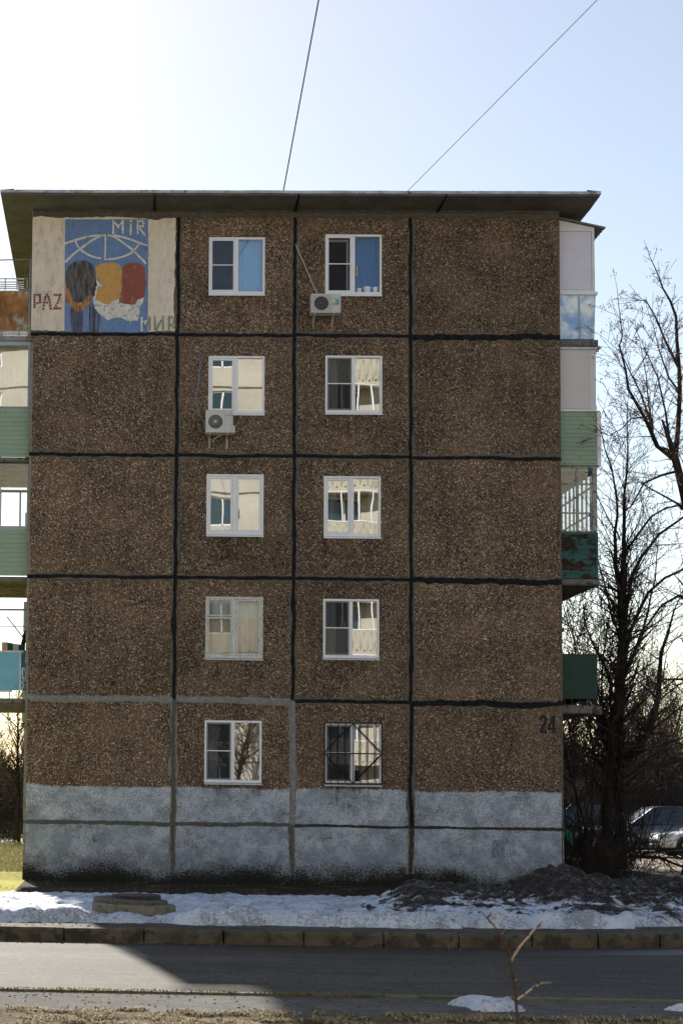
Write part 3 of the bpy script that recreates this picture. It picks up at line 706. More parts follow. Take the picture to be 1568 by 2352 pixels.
# street number
b = MB()
def N8(a, c): return FX((1480+a*.43367)/1.6327, (2560+c*.43367)/1.6327)
def stroke(pts, w):
    for p, q in zip(pts[:-1], pts[1:]):
        d = Vector((q[0]-p[0], q[1]-p[1])); d.normalize(); nn = Vector((-d.y, d.x))*w/2; e = d*w*.3
        c = [(p[0]-e.x+nn.x, p[1]-e.y+nn.y), (q[0]+e.x+nn.x, q[1]+e.y+nn.y), (q[0]+e.x-nn.x, q[1]+e.y-nn.y), (p[0]-e.x-nn.x, p[1]-e.y-nn.y)]
        b.k += 0; off = YF-.004-.0004*(len(b.f) % 7)
        b.poly([(N8(*k)[0], off, N8(*k)[1]) for k in c])
stroke([(1262, 318), (1268, 300), (1284, 293), (1299, 300), (1304, 322), (1296, 352), (1278, 385), (1264, 412), (1262, 424)], 23); stroke([(1262, 426), (1308, 430)], 22); stroke([(1306, 418), (1308, 436)], 9)
stroke([(1366, 300), (1326, 398)], 19); stroke([(1326, 400), (1390, 402)], 19); stroke([(1370, 296), (1372, 432)], 24); stroke([(1358, 432), (1390, 433)], 10)
b.build('house_number', M('black stencil paint', (.012, .012, .014), .7, .2), bld)
def alpha_patch(name, c, lo, hi, sc):
    n = NT(name); d = n.N.new('ShaderNodeBsdfDiffuse'); d.inputs[0].default_value = (*c, 1); t = n.N.new('ShaderNodeBsdfTransparent'); mx = n.N.new('ShaderNodeMixShader')
    n.L(n.ramp(n.noise(sc, 5, .7), [(lo, 0), (hi, .85)]), mx.inputs[0]); n.L(t.outputs[0], mx.inputs[1]); n.L(d.outputs[0], mx.inputs[2]); n.L(mx.outputs[0], n.out.inputs[0]); return n.m
b = MB()
x0, z1 = FX(1128.5, 1929); x1, z0 = FX(1160, 1972); b.quad((x0, YF-.005, z0+.02), (x1-.02, YF-.005, z0), (x1, YF-.005, z1), (x0, YF-.005, z1-.01))
x0, z1 = FX(1161, 1928); x1, z0 = FX(1166, 1940); b.quad((x0, YF-.005, z0), (x1, YF-.005, z0), (x1, YF-.005, z1), (x0, YF-.005, z1))
b.build('paint_patch', alpha_patch('faded blue paint', (.07, .12, .27), .30, .85, 26), bld)

# ------------------------------------------------------------------ balconies
YB = 38.22; BL = 3.3
def P2(px, py, Y=YB): q = at(px, py, Y); return q.x, q.z
def qbox(b, x0p, y0p, x1p, y1p, ya, yb, xmin=None, xmax=None):
    """box from photo rectangle seen on the plane Y=YB"""
    x0, z1 = P2(x0p, y0p); x1, z0 = P2(x1p, y1p)
    if xmin is not None: x0 = xmin
    if xmax is not None: x1 = xmax
    b.box(x0, ya, z0, x1, yb, z1)
def part(name, mat, par, fn, bw=0):
    b = MB(); fn(b); o = b.build(name, mat, par)
    if bw: bev(o, bw)
    return o
def ragslab(name, x0, x1, ztop, zbot, y0, y1, par, mats=(SLABC, SLABU), sd=0, wedge=0):
    """cast slab whose near and outer edges have crumbled"""
    b = MB(); n = 26; 
    for i in range(n+1):
        t = i/n; x = x0+(x1-x0)*t
        e = .012*fbm(x*6, sd)+.01*noise.noise(Vector((x*22, sd, 0)))
        for (yy, zz) in ((y0+.03+e, zbot+.015*fbm(x*4, sd+2)), (y0+e, zbot+.03), (y0+.5*e, ztop-.02+.01*fbm(x*8, sd+3)), (y0+.05, ztop)):
            b.v.append((x, yy, zz))
    for i in range(n):
        for k in range(3): b.f.append((i*4+k, (i+1)*4+k, (i+1)*4+k+1, i*4+k+1)); b.mi.append(0)
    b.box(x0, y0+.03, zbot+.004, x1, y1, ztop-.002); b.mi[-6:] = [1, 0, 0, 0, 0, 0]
    xe = x1 if abs(x1-4) > abs(x0-4) else x0; s = 1 if xe > 4 else -1
    for k in range(9):
        r = random.Random(sd*9+k); b.box(xe, y0+.1+k*.36, zbot+.01, xe+s*r.uniform(.01, .045), y0+.1+k*.36+.3, ztop-.01-r.uniform(0, .03))
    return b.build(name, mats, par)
WH = WHITE
def posts(b, x, y0, y1, z0, z1, n, w=.05, d=.04):
    for i in range(n+1):
        y = y0+(y1-y0)*i/n; b.box(x-d, y-w/2, z0, x, y+w/2, z1)
XO = P2(1369, 900)[0]    # outer face of the right balconies
ye = YB+BL
# right, fifth floor
x, zs = P2(1370, 779); zb = P2(1370, 795)[1]
bal = ragslab('balcony', XR, x+.03, zs, zb, YB, ye, bld, sd=1)
z670 = P2(1368, 670)[1]; z677 = P2(1368, 677)[1]; z523 = P2(1366, 521)[1]; z503 = P2(1285, 502.5)[1]; z532 = P2(1300, 531)[1]; z664 = P2(1300, 664)[1]; xi = P2(1358, 600)[0]
def f(b):
    b.prism([(XR, YB+.02, z670), (XO, YB+.02, z670), (XO-.01, YB+.02, z523), (XR, YB+.02, z503)], (0, .05, 0))
    posts(b, XO, YB+.09, ye, z670, z523, 4, .07, .05); b.box(XO-.05, YB+.07, z670, XO, ye, z670+.06); b.box(XO-.05, YB+.07, z523-.08, XO, ye, z523)
    b.box(XR, ye-.05, z670, XO-.05, ye, z523)
part('enclosure_frame', CREAMP, bal, f, .004)
part('side_panel', LILAC, bal, lambda b: b.box(XR+.01, YB+.008, z664, xi, YB+.022, z532))
part('panel_bead', GREYFR, bal, lambda b: (b.box(xi, YB+.01, z664-.01, xi+.012, YB+.021, z532), b.box(XR, YB+.01, z532, xi+.012, YB+.021, z532+.012)))
part('glass_pane', GLASSC, bal, lambda b: b.quad((XO-.03, YB+.1, z670+.05), (XO-.03, ye, z670+.05), (XO-.03, ye, z523-.08), (XO-.03, YB+.1, z523-.08)))
part('sill_ledge', WH, bal, lambda b: (b.box(XR, YB-.02, z677+.012, XO+.05, ye, z670), b.box(XR, YB, z677, XO+.03, ye, z677+.012)))
n = NT('film with painted cloud reflection'); a = n.noise(2.3, 4, .55);  # reflected sky and clouds painted into the colour as blue and white noise
n.pbr(n.ramp(a, [(.38, (.20, .36, .62)), (.5, (.38, .52, .72)), (.62, (.78, .80, .78))]), n.ramp(a, [(0, .2), (1, .35)]), .25, n.bump(n.noise(60, 3), .003), .6); PAINTREFL = n.m
PAINTREFL.node_tree.nodes
z778 = P2(1300, 778)[1]; xm0, xm1 = P2(1327, 700)[0], P2(1331.5, 700)[0]
part('lower_panel', PAINTREFL, bal, lambda b: (b.prism([(XR, YB+.02, z778), (xm0+.02, YB+.02, z778), (xm0, YB+.02, z677-.003), (XR, YB+.02, z677-.003)], (0, .03, 0)), b.prism([(xm1+.02, YB+.02, z778), (XO-.03, YB+.02, z778), (XO+.01, YB+.02, z677-.003), (xm1, YB+.02, z677-.003)], (0, .03, 0)), b.box(XO-.05, YB+.06, z778, XO-.02, ye, z677-.003)))
part('panel_strip', BLUEFR, bal, lambda b: b.prism([(xm0+.02, YB+.012, z778), (xm1+.02, YB+.012, z778), (xm1, YB+.012, z677-.003), (xm0, YB+.012, z677-.003)], (0, .045, 0)))
xr_, zr_ = P2(1388.7, 523)
def f(b):
    m_ = 60
    for i in range(m_):   # corrugated sheet, waves run down the slope
        ya, yb = YB-.05+(BL+.1)*i/m_, YB-.05+(BL+.1)*(i+1)/m_; wa, wb = .014*math.sin(i*1.9), .014*math.sin((i+1)*1.9)
        b.quad((XR-.0, ya, z503+.02+wa), (xr_, ya, zr_-.01+wa), (xr_, yb, zr_-.01+wb), (XR-.0, yb, z503+.02+wb)); b.quad((XR-.0, ya, z503+.03+wa), (XR, yb, z503+.03+wb), (xr_, yb, zr_+wb), (xr_, ya, zr_+wa))
    b.prism([(XR, YB-.05, z503+.0), (xr_, YB-.05, zr_-.03), (xr_, YB-.05, zr_+.012), (XR, YB-.05, z503+.045)], (0, .02, 0))
part('balcony_roof', M('grey corrugated sheet', (.16, .16, .15), .6, .2, 6), bal, f)
# right, fourth floor
z1049 = P2(1300, 1068.5)[1]
zA = P2(1300, 797)[1]; zB_ = P2(1300, 802.5)[1]; zC = P2(1300, 943)[1]; zD = P2(1300, 1068.6)[1]
bal = part('balcony', SLABC, bld, lambda b: b.box(XR, YB+.05, zD-.12, XO+.02, ye, zD-.003))
def f(b):
    b.box(XR, YB+.02, zC, XO, YB+.07, zB_); posts(b, XO, YB+.09, ye, zC, zB_, 4, .07, .05); b.box(XO-.05, YB+.07, zC, XO, ye, zC+.06)
part('enclosure_frame', CREAMP, bal, f, .004)
xi = P2(1355, 850)[0]; za, zb = P2(1300, 804)[1], P2(1300, 937)[1]
part('side_panel', M('off white panel', (.66, .64, .63), .55, .04, 2), bal, lambda b: b.box(XR+.005, YB+.01, zb, xi, YB+.022, za-.01))
part('panel_bead', WHITE2, bal, lambda b: (b.box(xi, YB+.012, zb-.01, xi+.01, YB+.021, za-.01), b.box(XR, YB+.012, zb-.012, xi+.01, YB+.021, zb-.0015)))
xt = P2(1381, 797)[0]
part('balcony_roof', ZINC, bal, lambda b: (b.box(XR, YB-.03, zB_, xt-.05, ye, zA), b.prism([(xt-.06, YB-.03, zA), (xt, YB-.03, zA+.005), (xt, YB-.03, zA-.01), (XO, YB-.03, zB_-.01)], (0, BL, 0))))
part('glass_pane', GLASSC, bal, lambda b: b.quad((XO-.03, YB+.1, zC+.05), (XO-.03, ye, zC+.05), (XO-.03, ye, zB_), (XO-.03, YB+.1, zB_)))
part('sill_ledge', WH, bal, lambda b: b.box(XR, YB-.03, zC-.018, XO+.07, ye, zC-.002))
def siding(b, x0, x1, z0, z1, y, lap):
    z = z1
    while z-lap*.3 > z0:
        zl = max(z-lap, z0); b.prism([(x0, y-.004, z), (x0, y-.02, zl+.004), (x0, y-.02, zl), (x0, y+.01, zl), (x0, y+.01, z)], (x1-x0, 0, 0)); z -= lap
def side_siding(b, x, s, y0, y1, z0, z1, lap):
    z = z1
    while z-lap*.3 > z0:
        zl = max(z-lap, z0); b.prism([(x+s*.004, y0, z), (x+s*.02, y0, zl+.004), (x+s*.02, y0, zl), (x-s*.01, y0, zl), (x-s*.01, y0, z)], (0, y1-y0, 0)); z -= lap
xc = P2(1371, 1000)[0]; xc2 = P2(1380, 1000)[0]
part('siding_panel', SID, bal, lambda b: (siding(b, XR+.002, xc, zD, zC-.02, YB+.03, .098), side_siding(b, xc2-.03, 1, YB+.1, ye, zD, zC-.02, .098)))
part('corner_trim', WH, bal, lambda b: b.box(xc, YB-.005, zD, xc2, YB+.08, zC-.02), .004)
# right, third floor: old timber glazing over a rusted sheet parapet
zT = P2(1300, 1071)[1]; z1 = P2(1300, 1111.5)[1]; z2 = P2(1300, 1178)[1]; z3 = P2(1300, 1220)[1]; z4 = P2(1300, 1329)[1]; z5 = P2(1300, 1341)[1]
bal = ragslab('balcony', XR, XO+.03, z4, z5-.03, YB, ye, bld, sd=3)
OLDW = M('grey weathered timber', (.36, .35, .34), .8, .25, 12, .004, 60, dirt=((.12, .1, .09), .52, 9))
def f(b):
    w = .035
    xm = P2(1325, 1150)[0]
    b.box(xm-.025, YB, z3, xm+.025, YB+.04, zT); b.box(XO-.1, YB, z3, XO, YB+.06, zT); b.box(XR, YB, z3, XR+.02, YB+.04, zT)
    for z in (zT-.02, z1, z2, z3): b.box(XR+.02, YB+.003, z-.016, XO-.1, YB+.037, z+.016)
    m_ = 9
    for i in range(m_+1):
        y = YB+.06+(BL-.06)*i/m_; b.box(XO-.04, y, z3, XO, y+.045, zT)
    for z in (zT-.03, z1, z2+.05, z3): b.box(XO-.038, YB+.06, z-.016, XO-.002, ye, z+.016)
    b.box(XR, ye-.04, z3, XO-.04, ye, z3+.04); b.box(XR, ye-.04, z2, XO-.04, ye, z2+.03)
    for t in (.33, .66): b.box(XR+.8*t, ye-.04, z3+.04, XR+.8*t+.03, ye, zT)
part('timber_glazing', OLDW, bal, f)
part('glass_pane', GLASSC, bal, lambda b: (b.quad((XR, YB+.02, z3), (XO-.1, YB+.02, z3), (XO-.1, YB+.02, zT), (XR, YB+.02, zT)), b.quad((XO-.02, YB+.1, z3), (XO-.02, ye, z3), (XO-.02, ye, zT), (XO-.02, YB+.1, zT))))
part('railing_panel', RUSTR, bal, lambda b: (b.box(XR+.02, YB+.02, z4+.01, XO, YB+.035, z3-.02), b.box(XO-.015, YB+.035, z4+.01, XO, ye, z3-.02)))
part('railing_frame', M('teal painted steel', (.02, .12, .11), .5, .2), bal, lambda b: (b.box(XR+.01, YB, z3-.06, XO+.01, YB+.045, z3-.018), b.box(XO-.03, YB-.002, z4+.0, XO+.012, YB+.04, z3-.06), b.box(XR+.01, YB-.001, z4+.14, XO-.03, YB+.03, z4+.165), b.box(XR+.012, YB, z4, XR+.04, YB+.04, z3-.06)))
# right, second floor: open balcony with a green sheet parapet
zt, zb, zs, zs2 = (P2(1300, q)[1] for q in (1504, 1603, 1620, 1640)); xo = P2(1372, 1550)[0]
bal = ragslab('balcony', XR, XO+.05, zs, zs2, YB, ye, bld, sd=6)
part('railing_panel', GREEN, bal, lambda b: (b.box(XR+.02, YB+.01, zb, xo, YB+.02, zt), b.box(xo-.01, YB+.02, zb, xo, ye, zt), b.box(XR+.02, ye-.02, zb, xo-.01, ye-.01, zt)))
part('railing_frame', DARKM, bal, lambda b: (b.box(XR, YB-.01, zt, xo+.01, YB+.03, zt+.02), b.box(xo-.02, YB+.03, zt, xo+.012, ye, zt+.02), b.box(XR, YB+.02, zb-.02, xo, YB+.04, zb-.001), [b.box(XR+.1+.16*k, YB+.02, zs, XR+.112+.16*k, YB+.032, zb-.02) for k in range(5)], [b.box(xo-.02, YB+.1+.2*k, zs, xo-.006, YB+.114+.2*k, zb-.001) for k in range(16)]))
part('railing_moulding', M('dark green trim', (.006, .075, .05), .5, .1), bal, lambda b: (b.box(XR+.05, YB-.0, zt-.06, xo-.04, YB+.008, zt-.045), b.box(xo-.05, YB, zb+.03, xo-.038, YB+.008, zt-.06)))
# more balconies further along the right side
for k in range(1, 4):
    y0 = YB+k*9.6
    for zz in (SZ[2], SZ[3], SZ[4], SZ[5]):
        o = part('balcony', SLABC, bld, lambda b: b.box(XR, y0, zz-.06, XR+.85, y0+BL, zz+.06))
        part('railing_panel', (GREEN, SID, RUSTR)[(k+int(zz)) % 3], o, lambda b: (b.box(XR+.02, y0, zz+.1, XR+.83, y0+.02, zz+1.05), b.box(XR+.81, y0+.02, zz+.1, XR+.83, y0+BL, zz+1.05)))

# left side
XQ = XL-.88
def LP(py, px=30): return P2(px, py)[1]
# fifth floor: open, rusted sheet
zt, zb, zs, zs2 = LP(669), LP(758), LP(770), LP(784)
xr = P2(65.6, 700)[0]; xp = P2(69.6, 700)[0]
bal = ragslab('balcony', XQ, XL-.005, zs, zs2, YB, ye, bld, (CONCL, SLABU), sd=9)
part('railing_panel', RUSTL, bal, lambda b: (b.box(XQ, YB+.02, zb, xr, YB+.03, zt), b.box(XQ, YB+.03, zb, XQ+.01, ye, zt)))
part('railing_frame', M('blue grey paint', (.25, .3, .34), .5, .25, 9, dirt=((.12, .07, .04), .58, 9)), bal, lambda b: (b.box(xr, YB, LP(768), xp, YB+.035, LP(664)), b.box(XQ, YB+.005, zt, xr, YB+.035, zt+.025), b.box(XQ, YB+.03, zt, XQ+.03, ye, zt+.025), b.box(XQ, YB+.008, zb-.02, xr, YB+.03, zb-.001), b.box(P2(15, 0)[0], YB+.01, zs, P2(17.5, 0)[0], YB+.03, zb-.02), b.box(P2(55, 0)[0], YB+.01, zs, P2(57.5, 0)[0], YB+.03, zb-.02)))
part('kick_board', WHITE2, bal, lambda b: b.box(XQ, YB+.05, zs+.01, xr-.01, YB+.06, zb-.01))
xg = P2(67, 700)[0]
part('wash_line_post', GREYFR, bal, lambda b: (b.tube([(xg+.01, YB+.1, zs), (xg+.01, YB+.1, LP(590))], .022, 8), b.tube([(XQ-.2, YB+.12, LP(594)), (XL, YB+.12, LP(591))], .014, 6), b.tube([(XQ-.1, YB+.02, LP(592)), (XQ+.25, YB+1.5, LP(640))], .003, 4), b.tube([(P2(34, 0)[0], YB+.12, LP(593)), (P2(40, 0)[0], YB+.15, LP(640))], .003, 4), b.tube([(P2(52, 0)[0]+.2, YB+.12, LP(593)), (P2(62, 0)[0], YB+.15, LP(648))], .003, 4)))
# white slatted drying rack hooked on the railing
t = thing('drying_rack', (XQ+.3, YB-.1, zt+.03), 'white slatted rack standing on the rusty top floor balcony railing', 'drying rack')
x56 = P2(56, 650)[0]
b = MB()
for py in (643.5, 651, 656.5, 661.5, 666): b.box(XQ-.1, YB-.13, LP(py)-.012, x56, YB-.11, LP(py)+.012)
b.build('slat', WHITE2, t)
for q in (24, 50): b = MB(); xx = P2(q, 0)[0]; b.box(xx-.013, YB-.109, LP(668), xx+.013, YB-.09, LP(641)); b.build('upright', BLUEFR, t)
b = MB(); b.tube([(x56, YB-.1, LP(642)), (x56+.07, YB-.1, LP(642)), (x56+.07, YB-.1, LP(664))], .013, 5); b.tube([(x56-.02, YB-.1, LP(665)), (x56+.12, YB-.02, LP(666))], .01, 5)
b.build('hook', BLUEFR, t)
# fourth floor and third floor, glazed above sage siding
for (ta, tb, gb, sb, db, xr0, xr1, kind) in ((784.5, 793, 933, 935.5, 1049, 64, 71.5, 'reflect'), (1065, 1067, 1208, 1215.5, 1323.6, 61.5, 66.8, 'clear')):
    xa, xb = P2(xr0, (ta+gb)/2)[0], P2(xr1, (ta+gb)/2)[0]; xb = min(xb, XL-.004)
    Z = [LP(q) for q in (ta, tb, gb, sb, db)]
    bal = ragslab('balcony', XQ, XL-.006, Z[4]-.003, Z[4]-.11, YB+.01, ye, bld, (SLABC, SLABU), sd=int(ta))
    def f(b):
        b.box(xa, YB, Z[3], xb, YB+.05, Z[1]); b.box(XQ, YB-.005 if kind == 'reflect' else YB, Z[1], xb, YB+.055, Z[0]); b.box(XQ, YB+.001, Z[3], xa, YB+.05, Z[2])
        posts(b, XQ+.04, YB+.08, ye, Z[3], Z[1], 4, .06, .04); b.box(XQ, YB+.06, Z[3], XQ+.04, ye, Z[2]); b.box(XQ, YB+.06, Z[1], XQ+.04, ye, Z[0]); b.box(XQ, ye-.05, Z[3], XL, ye, Z[2]); b.box(XQ, ye-.05, Z[1]-.05, XL, ye, Z[0])
        b.box(XL-.4, ye-.05, Z[2], XL-.35, ye, Z[1]-.05)
    part('glazing_frame', BLUEFR, bal, f, .004)
    part('glass_pane', GLASSH if kind == 'reflect' else GLASSC, bal, lambda b: (b.quad((XQ+.03, YB+.03, Z[2]), (xa, YB+.03, Z[2]), (xa, YB+.03, Z[1]), (XQ+.03, YB+.03, Z[1])),))
    part('glass_pane', GLASSC, bal, lambda b: b.quad((XQ+.02, YB+.1, Z[2]), (XQ+.02, ye, Z[2]), (XQ+.02, ye, Z[1]), (XQ+.02, YB+.1, Z[1])))
    part('siding_panel', SID, bal, lambda b: (siding(b, XQ, XL-.008, Z[4], Z[3]-.004, YB+.03, .105), side_siding(b, XQ, -1, YB+.03, ye, Z[4], Z[3]-.004, .105)))
    if kind == 'reflect':
        curtain(bal, XQ+.1, Z[3], XL-.05, Z[1], YB+.3, CURT['sheer'], .02, .09)
# second floor: open, blue sheet
zt, zb, zs, zs2, zs3 = LP(1499), LP(1586), LP(1604), LP(1617), LP(1637)
x44, x48, x57 = P2(44.6, 1540)[0], P2(48.2, 1540)[0], XL-.01
bal = ragslab('balcony', XQ, P2(53, 1610)[0], zs, zs2, YB, ye, bld, sd=14)
part('slab_beam', M('stained brown timber', (.13, .1, .06), .9, .35, 5, .008, 30, stretch=(1, 1, 5)), bal, lambda b: b.box(XQ, YB+.01, zs3, XL-.01, YB+.2, zs2-.002))
part('railing_panel', BLUEP, bal, lambda b: (b.box(XQ, YB+.02, zb, x44, YB+.03, zt), b.box(XQ, YB+.03, zb, XQ+.01, ye, zt)))
part('railing_frame', WHITE2, bal, lambda b: (b.box(x44, YB, zb, x48, YB+.03, zt), b.box(XQ, YB-.01, zt, P2(54.7, 1500)[0], YB+.04, LP(1494.5)), b.box(XQ, YB+.0, zb-.04, P2(54, 0)[0]+.0, YB+.04, zb-.001)))
part('side_boards', BLUED, bal, lambda b: [b.box(x48+k*.033, YB+.05+.004*k, zb, x48+k*.033+.03, YB+.07+.004*k, LP(1493)) for k in range(3)])
part('baluster', M('blue rod', (.05, .22, .36), .5), bal, lambda b: [b.box(P2(q, 0)[0], YB+.02, zs, P2(q+3, 0)[0], YB+.04, zb-.04) for q in (-20, 4.5, 46)])
z1403, z1438 = LP(1400.5), LP(1438)
part('wash_line_frame', M('weathered blue tube', (.12, .2, .3), .5, .3, 12), bal, lambda b: (b.tube([(XQ-.1, YB+.05, z1403), (XL, YB+.05, z1403+.005)], .022, 8), b.tube([(P2(2, 0)[0], YB+.1, zt), (P2(1.5, 0)[0], YB+.1, z1438-.06), (P2(4.5, 0)[0], YB+.1, z1438), (XL, YB+.1, z1438+.005)], .011, 6), b.box(P2(52, 1420)[0], YB+2.2, LP(1462), P2(56, 1420)[0]+.0, YB+2.3, LP(1375))))
t = thing('striped_rug', (XQ+.5, YB+.3, zt-.1), 'folded green, tan and white striped rug on the blue balcony', 'rug')
cols = [M('tan wool', (.42, .25, .15), .95, .15), M('green wool', (.01, .07, .04), .95, .2), M('grey white wool', (.42, .4, .36), .95, .1)]
xs_ = [P2(q, 1485)[0] for q in (5.5, 23, 42.5, 60.5, 78)]; b = MB()
tp = [(5, 1475, 1497), (21, 1475.5, 1497), (36, 1478, 1497), (51.5, 1480, 1497), (66, 1481.5, 1497)]
for k in range(4):
    b.k = (0, 1, 2, 1)[k]; p, q = tp[k], tp[k+1]; s = .98; f = lambda v: v*.98+0
    A, B, C, D = at(p[0]*.83, p[1], YB+.25), at(q[0]*.83, q[1], YB+.25), at(q[0]*.83, q[2]+3, YB+.25), at(p[0]*.83, p[2]+3, YB+.25)
    b.prism([A, B, C, D], (0, .35, 0)); 
b.build('rug', cols, t)
t = thing('old_coat', (XL-.1, YB+.5, zt), 'dark brown coat hung by the wall on the blue balcony', 'coat')
b = MB(); 
for k in range(7):
    z = zt-.3+k*.14; rr_ = (.085, .085, .08, .075, .065, .045, .02)[k]; b.v += [(XL-.03-rr_*(1.0+.25*math.cos(a_*1.047*1))+rr_*math.cos(a_*1.047), YB+.4+rr_*math.sin(a_*1.047), z) for a_ in range(6)]
for k in range(6):
    for a_ in range(6): b.f.append((k*6+a_, k*6+(a_+1) % 6, k*6+6+(a_+1) % 6, k*6+6+a_)); b.mi.append(0)
b.build('coat', M('dark brown cloth', (.03, .02, .016), .95), t, smooth=True)
t = thing('wooden_pole', (XL-.3, YB+.2, zt), 'dark pole leaning out over the blue balcony', 'pole')
A, B = at(16, 1417, YB+.2), at(59, 1473, YB+.3); b = MB(); b.tube([A, A.lerp(B, .5)+Vector((0, 0, .004)), B+(B-A)*.3], .014, 6); b.build('pole', DARKM, t)
# further left balconies
for k in range(1, 4):
    y0 = YB+k*14
    for zz in (SZ[2], SZ[3], SZ[4], SZ[5]):
        o = part('balcony', SLABC, bld, lambda b: b.box(XL-.85, y0, zz-.06, XL, y0+BL, zz+.06))
        part('railing_panel', SID if zz == SZ[2] else BLUEFR, o, lambda b: (b.box(XL-.83, y0, zz+.1, XL-.02, y0+.02, zz+1.05), b.box(XL-.83, y0+.02, zz+.1, XL-.81, y0+BL, zz+1.05)))

# ------------------------------------------------------------------ air conditioners
ACM = M('ivory ac casing', (.58, .57, .53), .45, .06, 6, dirt=((.38, .36, .32), .62, 12))
BRK = M('pale steel bracket', (.4, .4, .37), .5, .2)
def aircon(px0, py0, px1, py1, fan, label, kind):
    Yf = YF-.42
    A, B = at(px0, py0, Yf), at(px1, py1, Yf); x0, x1, z0, z1 = A.x, B.x, B.z, A.z
    t = thing('air_conditioner', ((x0+x1)/2, YF, z0-.2), label, 'air conditioner', 'air conditioners on the facade')
    C = at(fan[0], fan[1], Yf); r = fan[2]
    b = MB(); y0, y1 = Yf, Yf+.28
    # front with a round opening
    n = 40; ring = [(C.x+r*math.cos(2*math.pi*i/n), y0, C.z+r*math.sin(2*math.pi*i/n)) for i in range(n)]
    def edgept(a):
        dx, dz = math.cos(a), math.sin(a); ts = []
        for (lim, c0, d) in ((x1, C.x, dx), (x0, C.x, dx), (z1, C.z, dz), (z0, C.z, dz)):
            if abs(d) > 1e-6:
                s_ = (lim-c0)/d
                if s_ > 0: ts.append(s_)
        s_ = min(ts); return (C.x+dx*s_, y0, C.z+dz*s_)
    angs = sorted([2*math.pi*i/n for i in range(n)]+[math.atan2(zz-C.z, xx-C.x) % (2*math.pi) for xx in (x0, x1) for zz in (z0, z1)])
    for i in range(len(angs)):
        a, c = angs[i], angs[(i+1) % len(angs)]
        ra, rc = (C.x+r*math.cos(a), y0, C.z+r*math.sin(a)), (C.x+r*math.cos(c), y0, C.z+r*math.sin(c))
        b.quad(edgept(a), edgept(c), rc, ra); b.quad(ra, rc, (rc[0], y0+.07, rc[2]), (ra[0], y0+.07, ra[2]))
    b.quad((x0, y0, z0), (x0, y1, z0), (x1, y1, z0), (x1, y0, z0)); b.quad((x0, y0, z1), (x1, y0, z1), (x1, y1, z1), (x0, y1, z1))
    b.quad((x0, y0, z0), (x0, y0, z1), (x0, y1, z1), (x0, y1, z0)); b.quad((x1, y0, z0), (x1, y1, z0), (x1, y1, z1), (x1, y0, z1)); b.quad((x0, y1, z0), (x0, y1, z1), (x1, y1, z1), (x1, y1, z0))
    b.box(x0-.004, y0-.006, z1, x1+.004, y1, z1+.012)
    if kind == 1: b.box(x1, y0+.06, z0+.01, x1+.055, y1-.03, z0+.17)
    cs = b.build('casing', ACM, t)
    b = MB(); b.poly([(C.x+r*.99*math.cos(2*math.pi*i/n), y0+.068, C.z+r*.99*math.sin(2*math.pi*i/n)) for i in range(n)])
    for k in range(3):
        a = k*2.094+.5; b.prism([(C.x, y0+.05, C.z), (C.x+r*.9*math.cos(a), y0+.05, C.z+r*.9*math.sin(a)), (C.x+r*.85*math.cos(a+.9), y0+.04, C.z+r*.85*math.sin(a+.9))], (0, .004, 0))
    b.build('fan', M('dark fan', (.03, .03, .034), .6, .3), t)
    b = MB()
    if kind == 1:
        for k in range(26):
            a = 2*math.pi*k/26; b.tube([(C.x+.2*r*math.cos(a), y0, C.z+.2*r*math.sin(a)), (C.x+.6*r*math.cos(a+.22), y0-.004, C.z+.6*r*math.sin(a+.22)), (C.x+r*math.cos(a+.55), y0, C.z+r*math.sin(a+.55))], .0022, 3)
        b.tube([(C.x, y0-.008, C.z), (C.x, y0+.004, C.z)], .2*r, 20)
        for q in (1.0, .8, .6, .4): b.tube([(C.x+q*r*math.cos(i*.2618), y0, C.z+q*r*math.sin(i*.2618)) for i in range(25)], .002 if q < 1 else .006, 4)
    else:
        m_ = 15
        for k in range(1, m_):
            o = -r+2*r*k/m_; h = math.sqrt(r*r-o*o)
            b.tube([(C.x+o, y0-.002, C.z-h), (C.x+o, y0-.002, C.z+h)], .0022, 3)
            if k % 2: b.tube([(C.x-h, y0-.001, C.z+o), (C.x+h, y0-.001, C.z+o)], .0022, 3)
        b.tube([(C.x, y0-.008, C.z), (C.x, y0+.004, C.z)], .008, 12)
    b.build('fan_grille', ACM if kind == 1 else GREYFR, t)
    xs1 = x0+(x1-x0)*.69
    b = MB(); b.box(xs1, y0-.003, z0+.02, xs1+.003, y0+.001, z1-.02); b.box(x1-.03, y0-.003, z0+.03, x1-.027, y0+.001, z1-.03)
    if kind == 0:
        for i in range(30):
            xx = x0+.03+(xs1-x0-.05)*i/29; zz = math.sqrt(max(0, r*r-(xx-C.x)**2)) if abs(xx-C.x) < r else 0
            b.box(xx, y0-.0025, C.z+zz+.003 if zz else C.z, xx+.003, y0+.001, z1-.02); b.box(xx, y0-.0025, z0+.02, xx+.003, y0+.001, C.z-zz-.003 if zz else C.z)
    b.build('panel_line', GREYFR, t)
    b = MB()
    lx, lz = (x0+x1)/2, 0
    if kind == 0:
        s = (x1-x0)/870.0; L = lambda a, c: (x0+(a-680)*s, y0-.004, z1-(c-20)*s)
        b.poly([L(1370, 140), L(1410, 137), L(1400, 165), L(1378, 170)]); b.poly([L(1400, 190), L(1440, 170), L(1490, 160), L(1490, 175), L(1440, 190), L(1405, 205)]); b.poly([L(1430, 150), L(1490, 140), L(1490, 150), L(1440, 162)])
        b.poly([L(1400, 250), L(1400, 215), L(1440, 205), L(1490, 195), L(1490, 250), L(1440, 247)]); b.poly([L(1300, 285), L(1380, 283), L(1430, 265), L(1490, 262), L(1490, 275), L(1430, 283), L(1380, 297), L(1300, 298)])
        b.poly([L(1300, 308), L(1380, 307), L(1430, 290), L(1490, 285), L(1490, 328), L(1300, 328)])
